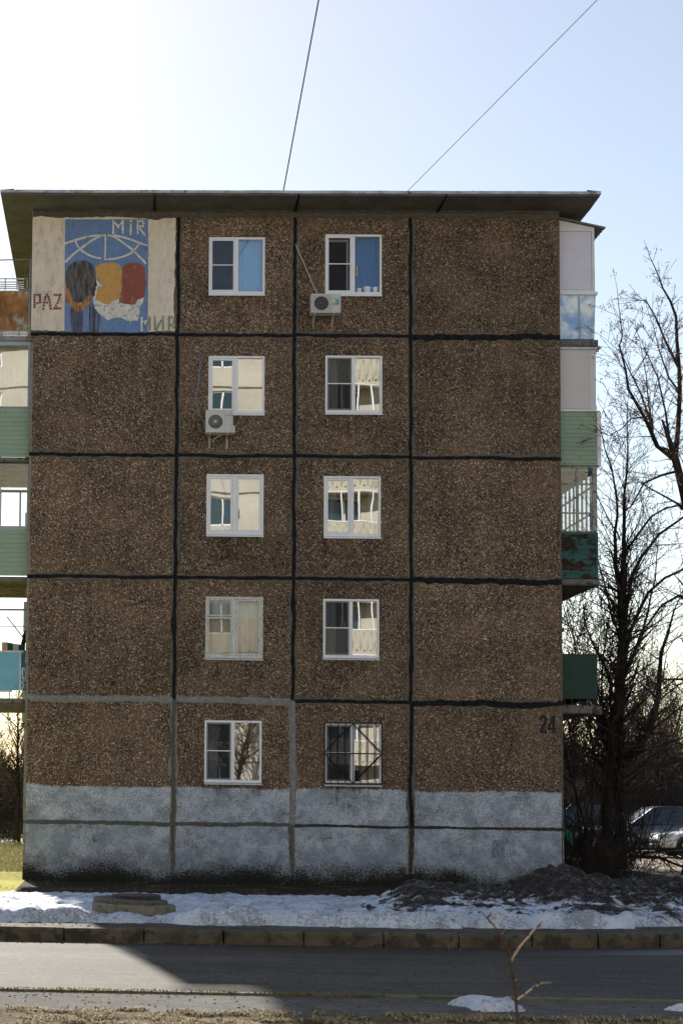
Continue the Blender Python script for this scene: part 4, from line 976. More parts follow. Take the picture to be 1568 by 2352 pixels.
        b.build('wave_emblem', M('teal print', (.01, .27, .4), .5), t)
        b = MB(); p = [L(1300+i*12, 365+(-1)**i*12*(1 if i % 3 else 1.5)) for i in range(15)]; b.tube(p, .0016, 3); b.build('lettering', GREYFR, t)
    else:
        s = (x1-x0)/795.0; L = lambda a, c: (x0+(a-250)*s, y0-.004, z1-(c-460)*s)
        b.poly([L(822, 612), L(836, 582), L(856, 580), L(838, 600)]); b.build('emblem', DARKM, t)
        cu = bpy.data.curves.new('txt', 'FONT'); cu.body = 'DAIKIN'; cu.size = .045; ob = bpy.data.objects.new('txt', cu); COL.objects.link(ob)
        bpy.context.view_layer.update(); me = bpy.data.meshes.new_from_object(ob.evaluated_get(bpy.context.evaluated_depsgraph_get())); bpy.data.objects.remove(ob)
        lo = bpy.data.objects.new('lettering', me); COL.objects.link(lo); q = L(862, 610); lo.parent = t; lo.rotation_euler = (R(90), 0, 0); lo.location = Vector(q)-t.location; lo.scale = (.93, 1, 1); me.materials.append(GREYFR)
    for q in (.14, .78):
        xb = x0+(x1-x0)*(q if kind == 0 else q+.04); b = MB()
        b.box(xb-.018, y0+.02, z0-.035, xb+.018, YF, z0-.005); b.box(xb-.02, YF-.02, z0-(.22 if kind == 0 else .28), xb+.02, YF-.002, z0-.036)
        if kind == 0: b.prism([(xb-.012, YF-.02, z0-.21), (xb-.012, YF-.02, z0-.17), (xb-.012, y0+.06, z0-.037), (xb-.012, y0+.02, z0-.037)], (.024, 0, 0))
        b.build('bracket', BRK, t)
    return t, x0, x1, z0, z1
t, x0, x1, z0, z1 = aircon(714.6, 675.3, 782.6, 717.5, (738, 696, .158), 'air conditioner with square mesh fan guard and teal wave emblem under the top right window', 0)
b = MB(); b.tube([at(q[0], q[1], YF-.02) for q in ((679, 560), (686, 579), (698, 604.6), (710, 634), (721, 659.6))]+[at(729, 675, YF-.12)], .014, 6); b.build('pipe', M('light wrapped pipe', (.42, .44, .46), .6, .15, 20), t)
t, x0, x1, z0, z1 = aircon(472.7, 942.4, 534.9, 993.2, (494.8, 968.2, .162), 'air conditioner with white-hubbed spiral fan guard, below the fourth floor left window', 1)
b = MB(); b.tube([at(q[0], q[1], YF-.02) for q in ((458.6, 816), (460, 826), (459, 845), (456, 872), (451.6, 906), (451.6, 927), (456, 948.6), (465.6, 964), (473, 976))], .016, 6); b.build('pipe', M('blue grey wrapped pipe', (.16, .22, .33), .6, .25, 20), t)
b = MB(); b.tube([at(q[0], q[1], YF-.3) for q in ((509, 999), (500, 1002), (492, 1008), (488, 1015))], .012, 6); b.build('drain_hose', M('cream hose', (.5, .46, .38), .5), t)

# ------------------------------------------------------------------ block across the street (behind the camera, seen in the window glass)
OY = -9.0; OX0, OX1 = -16.0, 30.0; OH = 24.6
n = NT('cream panel wall'); g = n.vor(30); r = n.sep(g.outputs['Color'])
c_ = n.mix(n.ramp(n.noise(.6, 4), [(.35, 0), (.65, 1)]), (.50, .48, .42), (.62, .60, .53)); c_ = n.mix(n.math('MULTIPLY', r[0], .3), c_, (.3, .27, .2))
OWALL = n.pbr(c_, .9, 0, n.bump(g.outputs['Distance'], .01)).m
opp = thing('apartment_building', (7, OY, 0), 'cream nine storey block with ornate balconies, mirrored in the window glass', 'building')
wx = [-12.4, -6.6, 5.2, 17.4, 24.2]; bx = [-1.0, 11.3]
b = MB()
holes = [(x, k) for x in wx for k in range(9)]
xs_ = sorted([OX0, OX1]+[x-.7 for x in wx]+[x+.7 for x in wx]+[x-.9 for x in bx]+[x+.9 for x in bx])
b.box(OX0, OY-12, -.5, OX1, OY-.4, OH)
for i in range(len(xs_)-1):
    xa, xb = xs_[i], xs_[i+1]; win = any(abs((xa+xb)/2-x) < .1 for x in wx+bx)
    if not win: b.box(xa, OY-.4, -.5, xb, OY, OH)
    else:
        for k in range(10):
            z0 = 0 if k == 0 else .9+2.7*(k-1)+1.5+.9; z1 = OH if k == 9 else .9+2.7*k+.9
            if k == 0: z0 = -.5
            b.box(xa, OY-.4, z0, xb, OY-.002, z1)
b.build('wall', OWALL, opp)
b = MB()
for k in range(10): b.box(OX0, OY, .75+2.7*k, OX1, OY+.012, .85+2.7*k)
for x in (-9.5, -3.9, 2.4, 8.6, 14.2, 20.8): b.box(x-.05, OY, 0, x+.05, OY+.018, OH)
b.build('panel_seam', M('grey brown seam', (.13, .12, .1), .9, .3, 8), opp)
b = MB(); b.box(OX0-.4, OY-12, OH, OX1+.4, OY+.5, OH+.25); b.build('roof', CONCL, opp)
DG = NT('dark shop glass'); DG.pbr((.02, .05, .06), .05, 0, None, .8); DG = DG.m
for x in wx+bx:
    for k in range(9):
        z0 = .9+2.7*k+.9; b = MB(); w_ = .7 if x in wx else .9; frame4(b, x-w_, z0, x+w_, z0+1.5, .07, OY-.18, OY-.1); b.box(x+.05, OY-.18, z0, x+.13, OY-.1, z0+1.5); o = b.build('window', WHITE, opp)
        b = MB(); b.quad((x-w_, OY-.14, z0), (x+w_, OY-.14, z0), (x+w_, OY-.14, z0+1.5), (x-w_, OY-.14, z0+1.5)); b.build('glass_pane', DG, o)
RELF = M('moulded concrete parapet', (.52, .5, .42), .9, .12, 3, .01, 30)
for x in bx:
    for k in range(1, 9):
        z0 = .9+2.7*k; b = MB(); b.box(x-1.7, OY+.02, z0-.15, x+1.7, OY+1.1, z0)
        nq = 24
        for i in range(nq):  # bowed front
            a0, a1 = math.pi*i/nq, math.pi*(i+1)/nq; f_ = lambda a: (x-1.7*math.cos(a), OY+.95+.35*math.sin(a))
            p, q = f_(a0), f_(a1); b.quad((*p, z0-.15), (*q, z0-.15), (*q, z0+1.0), (*p, z0+1.0))
        for i in range(12):
            a = math.pi*(i+.5)/12; p = (x-1.7*math.cos(a), OY+1.0+.35*math.sin(a)); b.tube([(*p, z0+.08), (*p, z0+.3), (*p, z0+.5), (*p, z0+.72), (*p, z0+.92)], [.015, .07, .09, .07, .015], 6)
            a = math.pi*i/12; p = (x-1.7*math.cos(a), OY+.99+.35*math.sin(a)); b.tube([(*p, z0+.05), (*p, z0+.25)], [.06, .01], 5); b.tube([(*p, z0+.95), (*p, z0+.7)], [.06, .01], 5)
        o = b.build('balcony', RELF, opp)
        b = MB()
        for a in (.0, .14, .3, .46, .62, .78, .94, 1): px_, py_ = x-1.7*math.cos(a*math.pi), OY+.95+.35*math.sin(a*math.pi); b.box(px_-.035, py_-.035, z0+1.0, px_+.035, py_+.035, z0+2.52)
        pts = [(x-1.7*math.cos(math.pi*i/12), OY+.95+.35*math.sin(math.pi*i/12), z0+1.03) for i in range(13)]; b.tube(pts, .05, 4); b.tube([(p[0], p[1], z0+2.5) for p in pts], .05, 4)
        b.build('glazing_frame', WHITE, o)

# ------------------------------------------------------------------ overhead cables
def cable(pxA, YA, zA, pxB, label, endY=-8.5, endz=None, r=.012, hide=0):
    A = at(pxA[0], pxA[1], YA); A.z = zA if zA else A.z
    d0, d1 = ray(*pxA), ray(*pxB); nrm = (A-CAM).cross(d1)
    z = endz or OH+.6; xb = -(nrm.y*endY+nrm.z*(z-CAM.z))/nrm.x; B = Vector((xb, endY, z))
    A = A+(A-B).normalized()*hide
    t = thing('overhead_cable', A, label, 'cable', 'cables strung from the roof across the street')
    n_ = 48; P = []
    for i in range(n_+1):
        u = i/n_; p = A.lerp(B, u); p.z -= .25*4*u*(1-u)*.12; P.append(p)
    b = MB(); b.tube(P, r, 5); b.build('cable', M('cable sheath', (.01, .01, .012), 1, spec=0), t)
cable((650, 442), 38.6, None, (731, 0), 'thick dark cable rising steeply from the middle of the roof', r=.014, hide=.15)
cable((932, 442), 38.6, None, (1368, 0), 'thin cable slanting up to the right from the roof', r=.0065, hide=.15)

# ------------------------------------------------------------------ snow
def snow_mat(name, dirty):
    n = NT(name)
    z = n.sep(n.pos)[2]; x = n.sep(n.pos)[0]
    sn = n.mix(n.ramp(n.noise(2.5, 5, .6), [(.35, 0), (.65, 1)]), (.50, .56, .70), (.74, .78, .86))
    gr = n.ramp(n.math('ADD', n.math('MULTIPLY', n.noise(24, 5, .8), .6), n.math('MULTIPLY', n.noise(1.4, 5, .7), .5)), [(.545, 0), (.62, 1)])
    sn = n.mix(n.math('MULTIPLY', gr, .6), sn, (.09, .082, .075))
    if dirty:
        d1 = n.ramp(n.noise(20, 6, .78), [(.35, (.005, .004, .003)), (.55, (.024, .017, .011)), (.72, (.10, .07, .045))])
        icy = n.ramp(n.noise(13, 6, .75), [(.3, (.08, .065, .05)), (.62, (.42, .39, .36))])
        k = n.math('ADD', n.math('MULTIPLY', n.noise(1.6, 7, .74, None, (.8, 1, 1.6), .8), 1.0), n.math('MULTIPLY', z, .75))
        k = n.math('SUBTRACT', k, n.math('MULTIPLY', n.math('MAXIMUM', n.math('SUBTRACT', x, 8.3), 0), .045))
        k2 = n.ramp(k, [(.61, 0), (.67, 1)])
        k3 = n.ramp(n.noise(6.5, 6, .8, None, (1, .6, 1.3)), [(.53, 0), (.60, 1)])
        soil = n.mix(n.math('MULTIPLY', k3, .4), d1, icy)
        sn = n.mix(k2, sn, soil)
    h = n.math('ADD', n.noise(11, 6, .6, None, (1, .6, 1)), n.math('MULTIPLY', n.noise(60, 3), .25))
    s_ = n.pbr(sn, .7, 0, n.bump(h, .05), .35)
    if not dirty: s_.b.inputs['Subsurface Weight'].default_value = .0
    return n.m
SNOW = snow_mat('old snow', False); SNOWD = snow_mat('dirty ploughed snow', True)
def hfield(name, x0, x1, y0, y1, st, fn, mat, lab=None, smooth=True, kind='stuff'):
    nx, ny = int((x1-x0)/st), int((y1-y0)/st); v = []; f = []
    for i in range(nx+1):
        for j in range(ny+1):
            x, y = x0+(x1-x0)*i/nx, y0+(y1-y0)*j/ny; v.append((x, y, fn(x, y)))
    for i in range(nx):
        for j in range(ny):
            a = i*(ny+1)+j; q = (a, a+ny+1, a+ny+2, a+1)
            if max(v[k][2] for k in q) > -.22: f.append(q)
    me = bpy.data.meshes.new(name); me.from_pydata(v, [], f); me.materials.append(mat)
    me.polygons.foreach_set('use_smooth', [smooth]*len(f)); me.update()
    o = bpy.data.objects.new(name, me); COL.objects.link(o); tag(o, kind=kind)
    if lab: o['label'] = lab
    return o
def sst(t): t = max(0, min(1, t)); return t*t*(3-2*t)
def snowz(x, y):
    k = kerb_y(x)
    d1 = y-(k+.95+.20*fbm(x*1.1, 1)+.08*fbm(x*6, 2))
    yb = 31.3+.6*fbm(x*.6, 9)+.25*fbm(x*2.5, 4)
    if x < -1.1: yb -= 2.2*sst((-1.1-x)/.8)
    d2 = yb-y; d3 = 7.0-x
    d = min(d1, d2, d3)
    if d < 0: return -.3
    lump = .035*fbm(x*2.3, y*1.6, 3)+.034*noise.noise(Vector((x*6, y*4.5, 1)))+.018*noise.noise(Vector((x*15, y*13, 1)))
    front = .09*math.exp(-((d1-.35)/.3)**2)*(1+.9*fbm(x*2.6, 5))
    z = -.10+.06*(1-sst((y-26)/5))+.15*sst(d1/.22)*sst(d2/.5)-.10*sst((y-27)/4)+front+lump*sst(d/.4)
    hole = fbm(x*1.1, y*1.6, 14)+.5*noise.noise(Vector((x*4, y*4, 3)))
    if x > -1.0: z -= .35*sst((hole-.62)/.15)
    z -= .13*math.exp(-((x-.26)/.62)**4-((y-23.25)/.55)**2)
    if x < -.2:  # footprints in the sunny corner
        for (fx, fy) in ((-1.0, 24.3), (-.55, 24.1), (-.75, 25.3), (-1.35, 25.2), (-1.7, 24.0)):
            q = ((x-fx)/.17)**2+((y-fy)/.3)**2; z -= .09*math.exp(-q*1.4)
    return z
hfield('snow', -9, 7.0, 22.3, 32.4, .04, snowz, SNOW, 'bank of old bluish snow between pavement and wall')
CR = [(800, 2085), (850, 2072), (890, 2052), (925, 2030), (960, 2023), (1010, 2030), (1070, 2036), (1130, 2034), (1195, 2022), (1232, 2003), (1250, 1992), (1290, 1994), (1330, 2011), (1390, 2028), (1425, 2023), (1465, 2032), (1505, 2019), (1545, 2024), (1640, 2024), (1900, 2035)]
CRX = []
for px, py in CR:
    yy = 27.3 if px < 1300 else 27.3+(px-1300)*.004
    p = at(px, py, yy); CRX.append((p.x, p.z))
def crest(x):
    if x <= CRX[0][0]: return -.2
    for (a, za), (b_, zb) in zip(CRX[:-1], CRX[1:]):
        if x <= b_: t = (x-a)/(b_-a); return za+(zb-za)*t
    return CRX[-1][1]
def pilez(x, y):
    k = kerb_y(x); zc = crest(x)-.075+.035*noise.noise(Vector((x*4, 3, 0)))
    yf = max(k+1.15, 23.0)+.12*fbm(x*2, 8); yc = 27.3+.25*fbm(x, 4)+max(0, x-7)*.1
    if y < yf: return -.12
    if y <= yc: t = (y-yf)/(yc-yf); z = -.03+.20*sst(t/.09)*(.6+.4*fbm(x*1.6, 6)+.3)+(zc-.06)*sst((t-.08)/.92)
    else: z = zc-(y-yc)*.5
    ch = noise.noise(Vector((x*9, y*7, 0)))
    cl = noise.noise(Vector((x*5, y*4, 9))); lump = .06*fbm(x*3, y*2.6, 1)+.05*abs(ch)+.11*abs(cl)+.03*abs(noise.noise(Vector((x*19, y*17, 2))))-.03
    w_ = .35+.65*sst((z-.05)/.25)
    return max(-.12, z+lump*w_*sst((y-yf)/.3))
hfield('dirty_snow_heap', 3.2, 16, 22.6, 30.2, .035, pilez, SNOWD, 'long heap of dirty ploughed snow and grit by the wall', False)
def patch(x0, x1, y0, y1, h, sd, lab):
    def fn(x, y):
        u, v_ = (x-(x0+x1)/2)/((x1-x0)/2), (y-(y0+y1)/2)/((y1-y0)/2); d = 1-math.sqrt(u*u+v_*v_)+.35*fbm(x*3, y*3, sd)+.12*fbm(x*9, y*9, sd)
        return -.20+(h+.14)*sst(d*1.4)*(1+.25*fbm(x*4, y*6, sd))
    hfield('snow_patch', x0-.3, x1+.3, y0-.3, y1+.3, .025, fn, SNOW, lab)
A, B = atz(970, 2300, -.1), atz(1232, 2300, -.1); patch(A.x, B.x, 14.55, 15.3, .04, 1, 'small snow remnant beside the near verge')
A, B = atz(1395, 2300, -.1), atz(1700, 2300, -.1); patch(A.x, B.x, 14.8, 15.25, .02, 2, 'thin snow remnant at the right end of the verge')
def p3(x0, x1, y0, y1, sd):
    def fn(x, y):
        u, v_ = (x-(x0+x1)/2)/((x1-x0)/2), (y-(y0+y1)/2)/((y1-y0)/2); d = 1-math.sqrt(u*u+v_*v_)+.4*fbm(x*1.5, y*1.5, sd); return -.12+.16*sst(d)
    hfield('snow_patch', x0-.5, x1+.5, y0-.5, y1+.5, .12, fn, SNOW, 'far thin strip of snow')
p3(14, 19, 36, 38.5, 6); p3(-9, -3, 64, 69, 7); p3(10, 16, 74, 78, 8); p3(20, 60, 104, 112, 9)

# ------------------------------------------------------------------ concrete well ring
P = at(307.5, 2090, 23.75); wc = Vector((P.x, 23.78, 0)); WR = .575
t = thing('well_ring', (wc.x, wc.y, 0), 'low round concrete well ring with broken top slab sunk in the snow', 'manhole')
def blob(b, cx, cy, z0, z1, r, jag, sd, nseg=64, tilt=(0, 0)):
    ring = []
    for i in range(nseg):
        a = 2*math.pi*i/nseg; q = r*(1+jag*fbm(math.cos(a)*2, math.sin(a)*2, sd)+jag*.5*noise.noise(Vector((math.cos(a)*9, math.sin(a)*9, sd)))); ring.append((cx+q*math.cos(a), cy+q*math.sin(a)))
    base = len(b.v)
    f_ = lambda x, y: tilt[0]*(x-cx)+tilt[1]*(y-cy)
    for x, y in ring: b.v.append((x, y, z0))
    for x, y in ring: b.v.append((x, y, z1-.012+f_(x, y)))
    for x, y in ring: b.v.append((cx+(x-cx)*.975, cy+(y-cy)*.975, z1+f_(x, y)+.006*fbm(x*9, y*9, sd)))
    for x, y in ring: b.v.append((cx+(x-cx)*.5, cy+(y-cy)*.5, z1+f_(x, y)*.5+.012*fbm(x*7, y*7, sd+1)))
    for k in range(3):
        for i in range(nseg): b.f.append((base+k*nseg+i, base+k*nseg+(i+1) % nseg, base+(k+1)*nseg+(i+1) % nseg, base+(k+1)*nseg+i)); b.mi.append(0)
    b.f.append(tuple(base+3*nseg+i for i in range(nseg))); b.mi.append(0)
WELL = M('weathered yellow grey concrete', (.2, .175, .125), .95, .3, 7, .012, 40, dirt=((.09, .08, .06), .55, 9))
b = MB(); blob(b, wc.x, wc.y, -.2, .205, WR, .012, 3, tilt=(-.03, 0)); b.build('ring', WELL, t)
b = MB(); blob(b, wc.x-.04, wc.y+.04, .1, .265, WR*.87, .07, 6, tilt=(-.04, .02)); b.build('broken_slab', M('crumbled concrete', (.13, .115, .09), .95, .4, 12, .03, 25, dirt=((.04, .035, .03), .55, 12)), t)
b = MB(); blob(b, wc.x+.03, wc.y+.16, .2, .312, WR*.6, .01, 8); b.build('cover', M('rusted iron cover', (.03, .028, .03), .7, .3), t)

# ------------------------------------------------------------------ cars
TYRE = M('tyre rubber', (.012, .012, .012), .8); RIM = M('alloy rim', (.45, .45, .47), .35, metal=.7)
CGL = NT('car glass'); CGL.pbr((.012, .016, .02), .04, 0, None, .8); CGL = CGL.m
HL = NT('headlight'); HL.pbr((.6, .62, .65), .08, .3, None, .8); HL = HL.m
TL = NT('taillight'); TL.pbr((.3, .01, .01), .15, 0, None, .6); TL = TL.m
def paintm(name, c, metal=.0):
    n = NT(name); n.pbr(n.mix(n.ramp(n.noise(2, 5, .7, n.obj), [(.35, 0), (.7, .35)]), c, tuple(x*.7+.03 for x in c)), .28, metal, None, .5); n.b.inputs['Coat Weight'].default_value = .6; return n.m
def car(x, y, rz, label, col, kind='sedan', metal=0.0, z=-.05):
    t = thing('parked_car', (x, y, z), label, 'car', 'cars parked beyond the trees', rz)
    if kind == 'mpv': L, H, W = 4.7, 1.62, 1.86; hood = .98; top = [(-.98, .93), (-.72, 1.0), (-.45, 1.03)]
    L, H, W = {'sedan': (4.5, 1.47, 1.76), 'hatch': (4.3, 1.5, 1.74), 'mpv': (4.75, 1.66, 1.88), 'suv': (4.6, 1.72, 1.88)}[kind]
    h = L/2; belt = H*.62
    # lower body stations: x (front is -x), hood/deck height, half width
    low = [(-h, .62*belt, .62), (-h+.06, .72*belt, .80), (-h+.25, .80*belt, .94), (-h+.7, .88*belt, .99), (-h+1.2, .95*belt, 1), (0, belt, 1), (h-1.0, 1.02*belt, 1), (h-.35, 1.0*belt, .97), (h-.08, .95*belt, .88), (h, .75*belt, .74)]
    b = MB(); sec = []
    for (sx, sz, sw) in low:
        w_ = W/2*sw; sec.append([(sx, -w_*.93, .22), (sx, -w_, .34), (sx, -w_*1.0, sz*.62), (sx, -w_*.96, sz*.9), (sx, -w_*.86, sz), (sx, 0, sz+.03), (sx, w_*.86, sz), (sx, w_*.96, sz*.9), (sx, w_, sz*.62), (sx, w_, .34), (sx, w_*.93, .22)])
    base = 0; k = 11
    for s_ in sec: b.v += s_
    for i in range(len(sec)-1):
        for j in range(k):
            b.f.append((i*k+j, (i+1)*k+j, (i+1)*k+(j+1) % k, i*k+(j+1) % k)); b.mi.append(0)
    b.f.append(tuple(range(k))); b.f.append(tuple((len(sec)-1)*k+j for j in reversed(range(k)))); b.mi += [0, 0]
    pm = paintm('car paint '+label[:14], col, metal)
    body = b.build('body', pm, t, True, False); s_ = body.modifiers.new('s', 'SUBSURF'); s_.levels = s_.render_levels = 1
    # cabin
    if kind in ('sedan',): cab = [(-h+1.15, belt*.97, .84), (-h+1.95, H-.04, .66), (-h+2.3, H, .66), (h-1.55, H-.02, .65), (h-.75, belt*1.03, .8)]
    else: cab = [(-h+1.0, belt*.97, .84), (-h+1.85, H-.06, .68), (-h+2.3, H, .68), (h-.75, H-.03, .67), (h-.2, belt*1.04, .82)]
    b = MB(); prof = []
    for (sx, sz, sw) in cab: prof.append([(sx, -W/2*sw, sz), (sx, W/2*sw, sz)])
    bz = belt*.97; A0 = [(cab[0][0], -W*.43, bz), (cab[-1][0], -W*.43, bz)]
    pts = [Vector((c[0], 0, c[1])) for c in cab]
    left = [Vector((c[0], -W/2*c[2], c[1])) for c in cab]; right = [Vector((c[0], W/2*c[2], c[1])) for c in cab]
    for i in range(4):
        b.quad(left[i], left[i+1], right[i+1], right[i])
    b.poly(left+[Vector(A0[1]), Vector(A0[0])]); b.poly([Vector((p.x, -p.y, p.z)) for p in reversed(left+[Vector(A0[1]), Vector(A0[0])])])
    b.build('glasshouse', CGL, t, False, False)
    b = MB()
    for i in (1, 2):
        e = Vector((0, 0, .022)); b.prism([left[i]+e*.2, left[i+1]+e*.2, right[i+1]+e*.2, right[i]+e*.2], e)
    for sgn in (-1, 1):
        Lf = [Vector((p.x, sgn*abs(p.y), p.z)) for p in left]
        b.tube([Lf[0]+Vector((-.02, 0, -.02)), Lf[1], Lf[2]+Vector((0, 0, .01)), Lf[3]+Vector((0, 0, .01)), Lf[4]+Vector((.02, 0, -.02))], [.035, .03, .028, .035, .06], 6)
        mx_ = (Lf[2].x+Lf[3].x)/2-.1; b.tube([Vector((mx_, sgn*W*.435, bz)), Vector((mx_+.08, sgn*abs(Lf[2].y)*1.01, H-.03))], .03, 4)
        if kind != 'sedan': b.tube([Vector((h-1.3, sgn*W*.435, bz)), Vector((h-1.15, sgn*abs(Lf[3].y)*1.01, H-.03))], .05, 4)
        b.tube([Vector((cab[0][0]+.1, sgn*W*.43, bz)), Vector((cab[-1][0], sgn*W*.43, bz+.02))], .02, 4)
    b.build('roof', pm, t, False, False)
    for sgn in (-1, 1):
        b = MB(); b.tube([(cab[0][0]+.42, sgn*W*.46, bz+.06), (cab[0][0]+.40, sgn*(W*.46+.2), bz+.09)], [.05, .09], 8); b.build('mirror', pm, t, True, False)
    for sx in (-h+.86, h-.92):
        for sgn in (-1, 1):
            b = MB(); b.k = 0; y1 = sgn*(W/2+.004); y0 = sgn*(W/2-.2)
            b.tube([(sx, y0, .33), (sx, y0+sgn*.02, .33), (sx, y1-sgn*.02, .33), (sx, y1, .33)], [.29, .33, .33, .29], 24)
            wv = b.build('wheel', TYRE, t, False, False)
            b = MB(); b.tube([(sx, y1, .33), (sx, y1+sgn*.008, .33)], [.21, .2], 24); b.build('rim', RIM, wv, False, False)
            b = MB(); b.tube([(sx, sgn*(W/2-.25), .35), (sx, sgn*(W/2+.001), .35)], .385, 24); b.build('wheel_arch', DARKM, t, False, False)
    for sgn in (-1, 1):
        b = MB(); zc_ = .70*belt; b.prism([(-h+.02, sgn*W*.24, zc_-.02), (-h+.04, sgn*W*.25, zc_+.09), (-h+.5, sgn*W*.475, zc_+.16), (-h+.32, sgn*W*.475, zc_+.02)], (-.04, sgn*.035, .0)); b.build('headlight', HL, t, False, False)
        b = MB(); b.prism([(h-.03, sgn*W*.25, zc_+.02), (h-.03, sgn*W*.27, zc_+.18), (h-.3, sgn*W*.48, zc_+.2), (h-.2, sgn*W*.48, zc_+.03)], (.04, sgn*.03, 0)); b.build('taillight', TL, t, False, False)
    b = MB()
    for q in (.42, .47, .52): b.box(-h-.03, -W*.2, q, -h+.1, W*.2, q+.02)
    b.box(-h-.02, -W*.34, .27, -h+.1, W*.34, .37); b.build('grille', DARKM, t, False, False)
    b = MB(); b.box(-h+.3, -W/2+.03, .16, h-.3, W/2-.03, .3); b.build('underside', DARKM, t, False, False)
    return t
def grd(px, Y): return at(px, 1900, Y).x
car(at(1508, 1900, 59).x+2.3, 59.5, 0, 'white saloon nosing in at the right edge behind the pipe rail', (.82, .82, .82), 'sedan')
car(at(1395, 1900, 66).x+2.5, 67.5, 0, 'long silver grey people carrier parked behind the white saloon', (.12, .13, .15), 'mpv', .3)
car(at(1398, 1900, 65).x-1.9, 66.3, R(176), 'dark car with sunlit bonnet, half hidden left of the big tree trunk', (.03, .035, .045), 'sedan')
car(at(1400, 1900, 72).x+.4, 73.5, R(168), 'tall black estate with a pale rear pillar behind the big trunk', (.045, .04, .04), 'suv')
car(at(1306, 1900, 70).x-.8, 72.0, R(4), 'dark blue car showing only its roof beside the building corner', (.02, .03, .07), 'hatch')

t = thing('pipe_rail', (20, 54, 0), 'low black pipe rail along the sunny car park', 'railing')
b = MB(); b.tube([(at(1322, 1, 54).x, 54, .32), (34, 54.1, .32)], .05, 8); b.build('rail', DARKM, t)
for k in range(4):
    b = MB(); xx = at(1322, 1, 54).x+.3+k*6; b.tube([(xx, 54, -.1), (xx, 54, .31)], .04, 8); b.build('post', DARKM, t)
P = at(1306, 1918, 40.5)
t = thing('green_sheet', (P.x, 40.5, 0), 'crumpled green plastic sheet hanging at the building corner', 'plastic sheet')
b = MB()
for i in range(7):
    for j in range(5):
        q = at(1296+i*2.4+j*1.5, 1900+j*8+i*2.0, 40.5+.05*math.sin(i*2+j)); b.v.append(tuple(q))
for i in range(6):
    for j in range(4): b.f.append((i*5+j, i*5+5+j, i*5+6+j, i*5+1+j)); b.mi.append(0)
so = b.build('sheet', M('green plastic', (.01, .25, .1), .4, .2), t); s_ = so.modifiers.new('s', 'SOLIDIFY'); s_.thickness = .004
# dark timber shed/entrance lean-to at the corner
t = thing('wooden_shed', (XR+.7, 46, 0), 'dark low shed in the shade against the right side of the block', 'shed')
b = MB(); [b.box(XR+.02+k*.15, 45.0, -.1, XR+.14+k*.15, 45.03, 1.75+.01*(k % 3)) for k in range(7)]; b.box(XR+.05, 45.03, -.1, XR+1.0, 47, 1.7); b.build('wall', M('black stained boards', (.02, .018, .016), .85, .3), t)
b = MB(); b.prism([(XR, 44.9, 1.95), (XR, 44.9, 2.0), (XR+1.2, 44.9, 1.8), (XR+1.2, 44.9, 1.75)], (0, 2.2, 0)); b.build('roof', ROOF, t)

# ------------------------------------------------------------------ trees
BARKD = M('dark bark', (.022, .018, .014), .95, .4, 9, .01, 40, stretch=(1, 1, .3)); TWIG = M('bare twigs', (.03, .022, .017), .9, .3, 3); TWIGB = M('reddish brown twigs', (.075, .048, .034), .9, .35, 3); SEED = M('dry seed clusters', (.3, .14, .06), .9, .4, 20)
class TreeBuf:
    def __init__(s): s.big = MB(); s.fine = MB(); s.tips = []
def rdir(d, ang, rn, up=0):
    a = d.orthogonal().normalized(); a.rotate(Matrix.Rotation(rn.uniform(0, 6.283), 3, d)); v = (d*math.cos(ang)+a*math.sin(ang)); v.z += up; return v.normalized()
def grow(T, p, d, L, r, lv, rn, o):
    """one branch as a wandering polyline, then its side shoots"""
    k = max(3, min(9, int(L/.28))) if lv < 3 else 3
    P = [p.copy()]; D = [d.copy()]; st = L/k
    for i in range(k):
        d = (d+Vector((rn.gauss(0, o['wob']), rn.gauss(0, o['wob']), rn.gauss(0, o['wob'])+o['up']*(.12 if lv else .02)))).normalized(); p = p+d*st; P.append(p.copy()); D.append(d.copy())
    rad = [max(o['rmin'], r*(1-.75*i/k)) for i in range(k+1)]
    (T.big if r > .03 else T.fine).tube(P, rad, 7 if r > .06 else 4 if r > .02 else 3, False)
    if lv >= o['lv']:
        T.tips.append(P[-1]); return
    n = o['n'][lv]; n = int(n*L/o['ref'][lv]+.5) if o['ref'][lv] else n
    for i in range(max(1, n)):
        t = (o['t0'][lv]+(1-o['t0'][lv])*(i+rn.random())/max(1, n))*k; j = min(k-1, int(t)); q = P[j].lerp(P[j+1], t-j)
        f = 1-.55*(t/k); L2 = L*o['lr'][lv]*f*rn.uniform(.6, 1.15)
        grow(T, q, rdir(D[j+1], R(rn.uniform(*o['ang'])), rn, o['up']*.3), L2, max(o['rmin'], rad[j]*rn.uniform(.4, .62)), lv+1, rn, o)
OPT = dict(wob=.09, up=.28, rmin=.0045, lv=3, n=(11, 8, 6, 4), ref=(6.0, 2.6, 1.1, 1), t0=(.22, .12, .12, .1), lr=(.42, .46, .5, .5), ang=(25, 62))
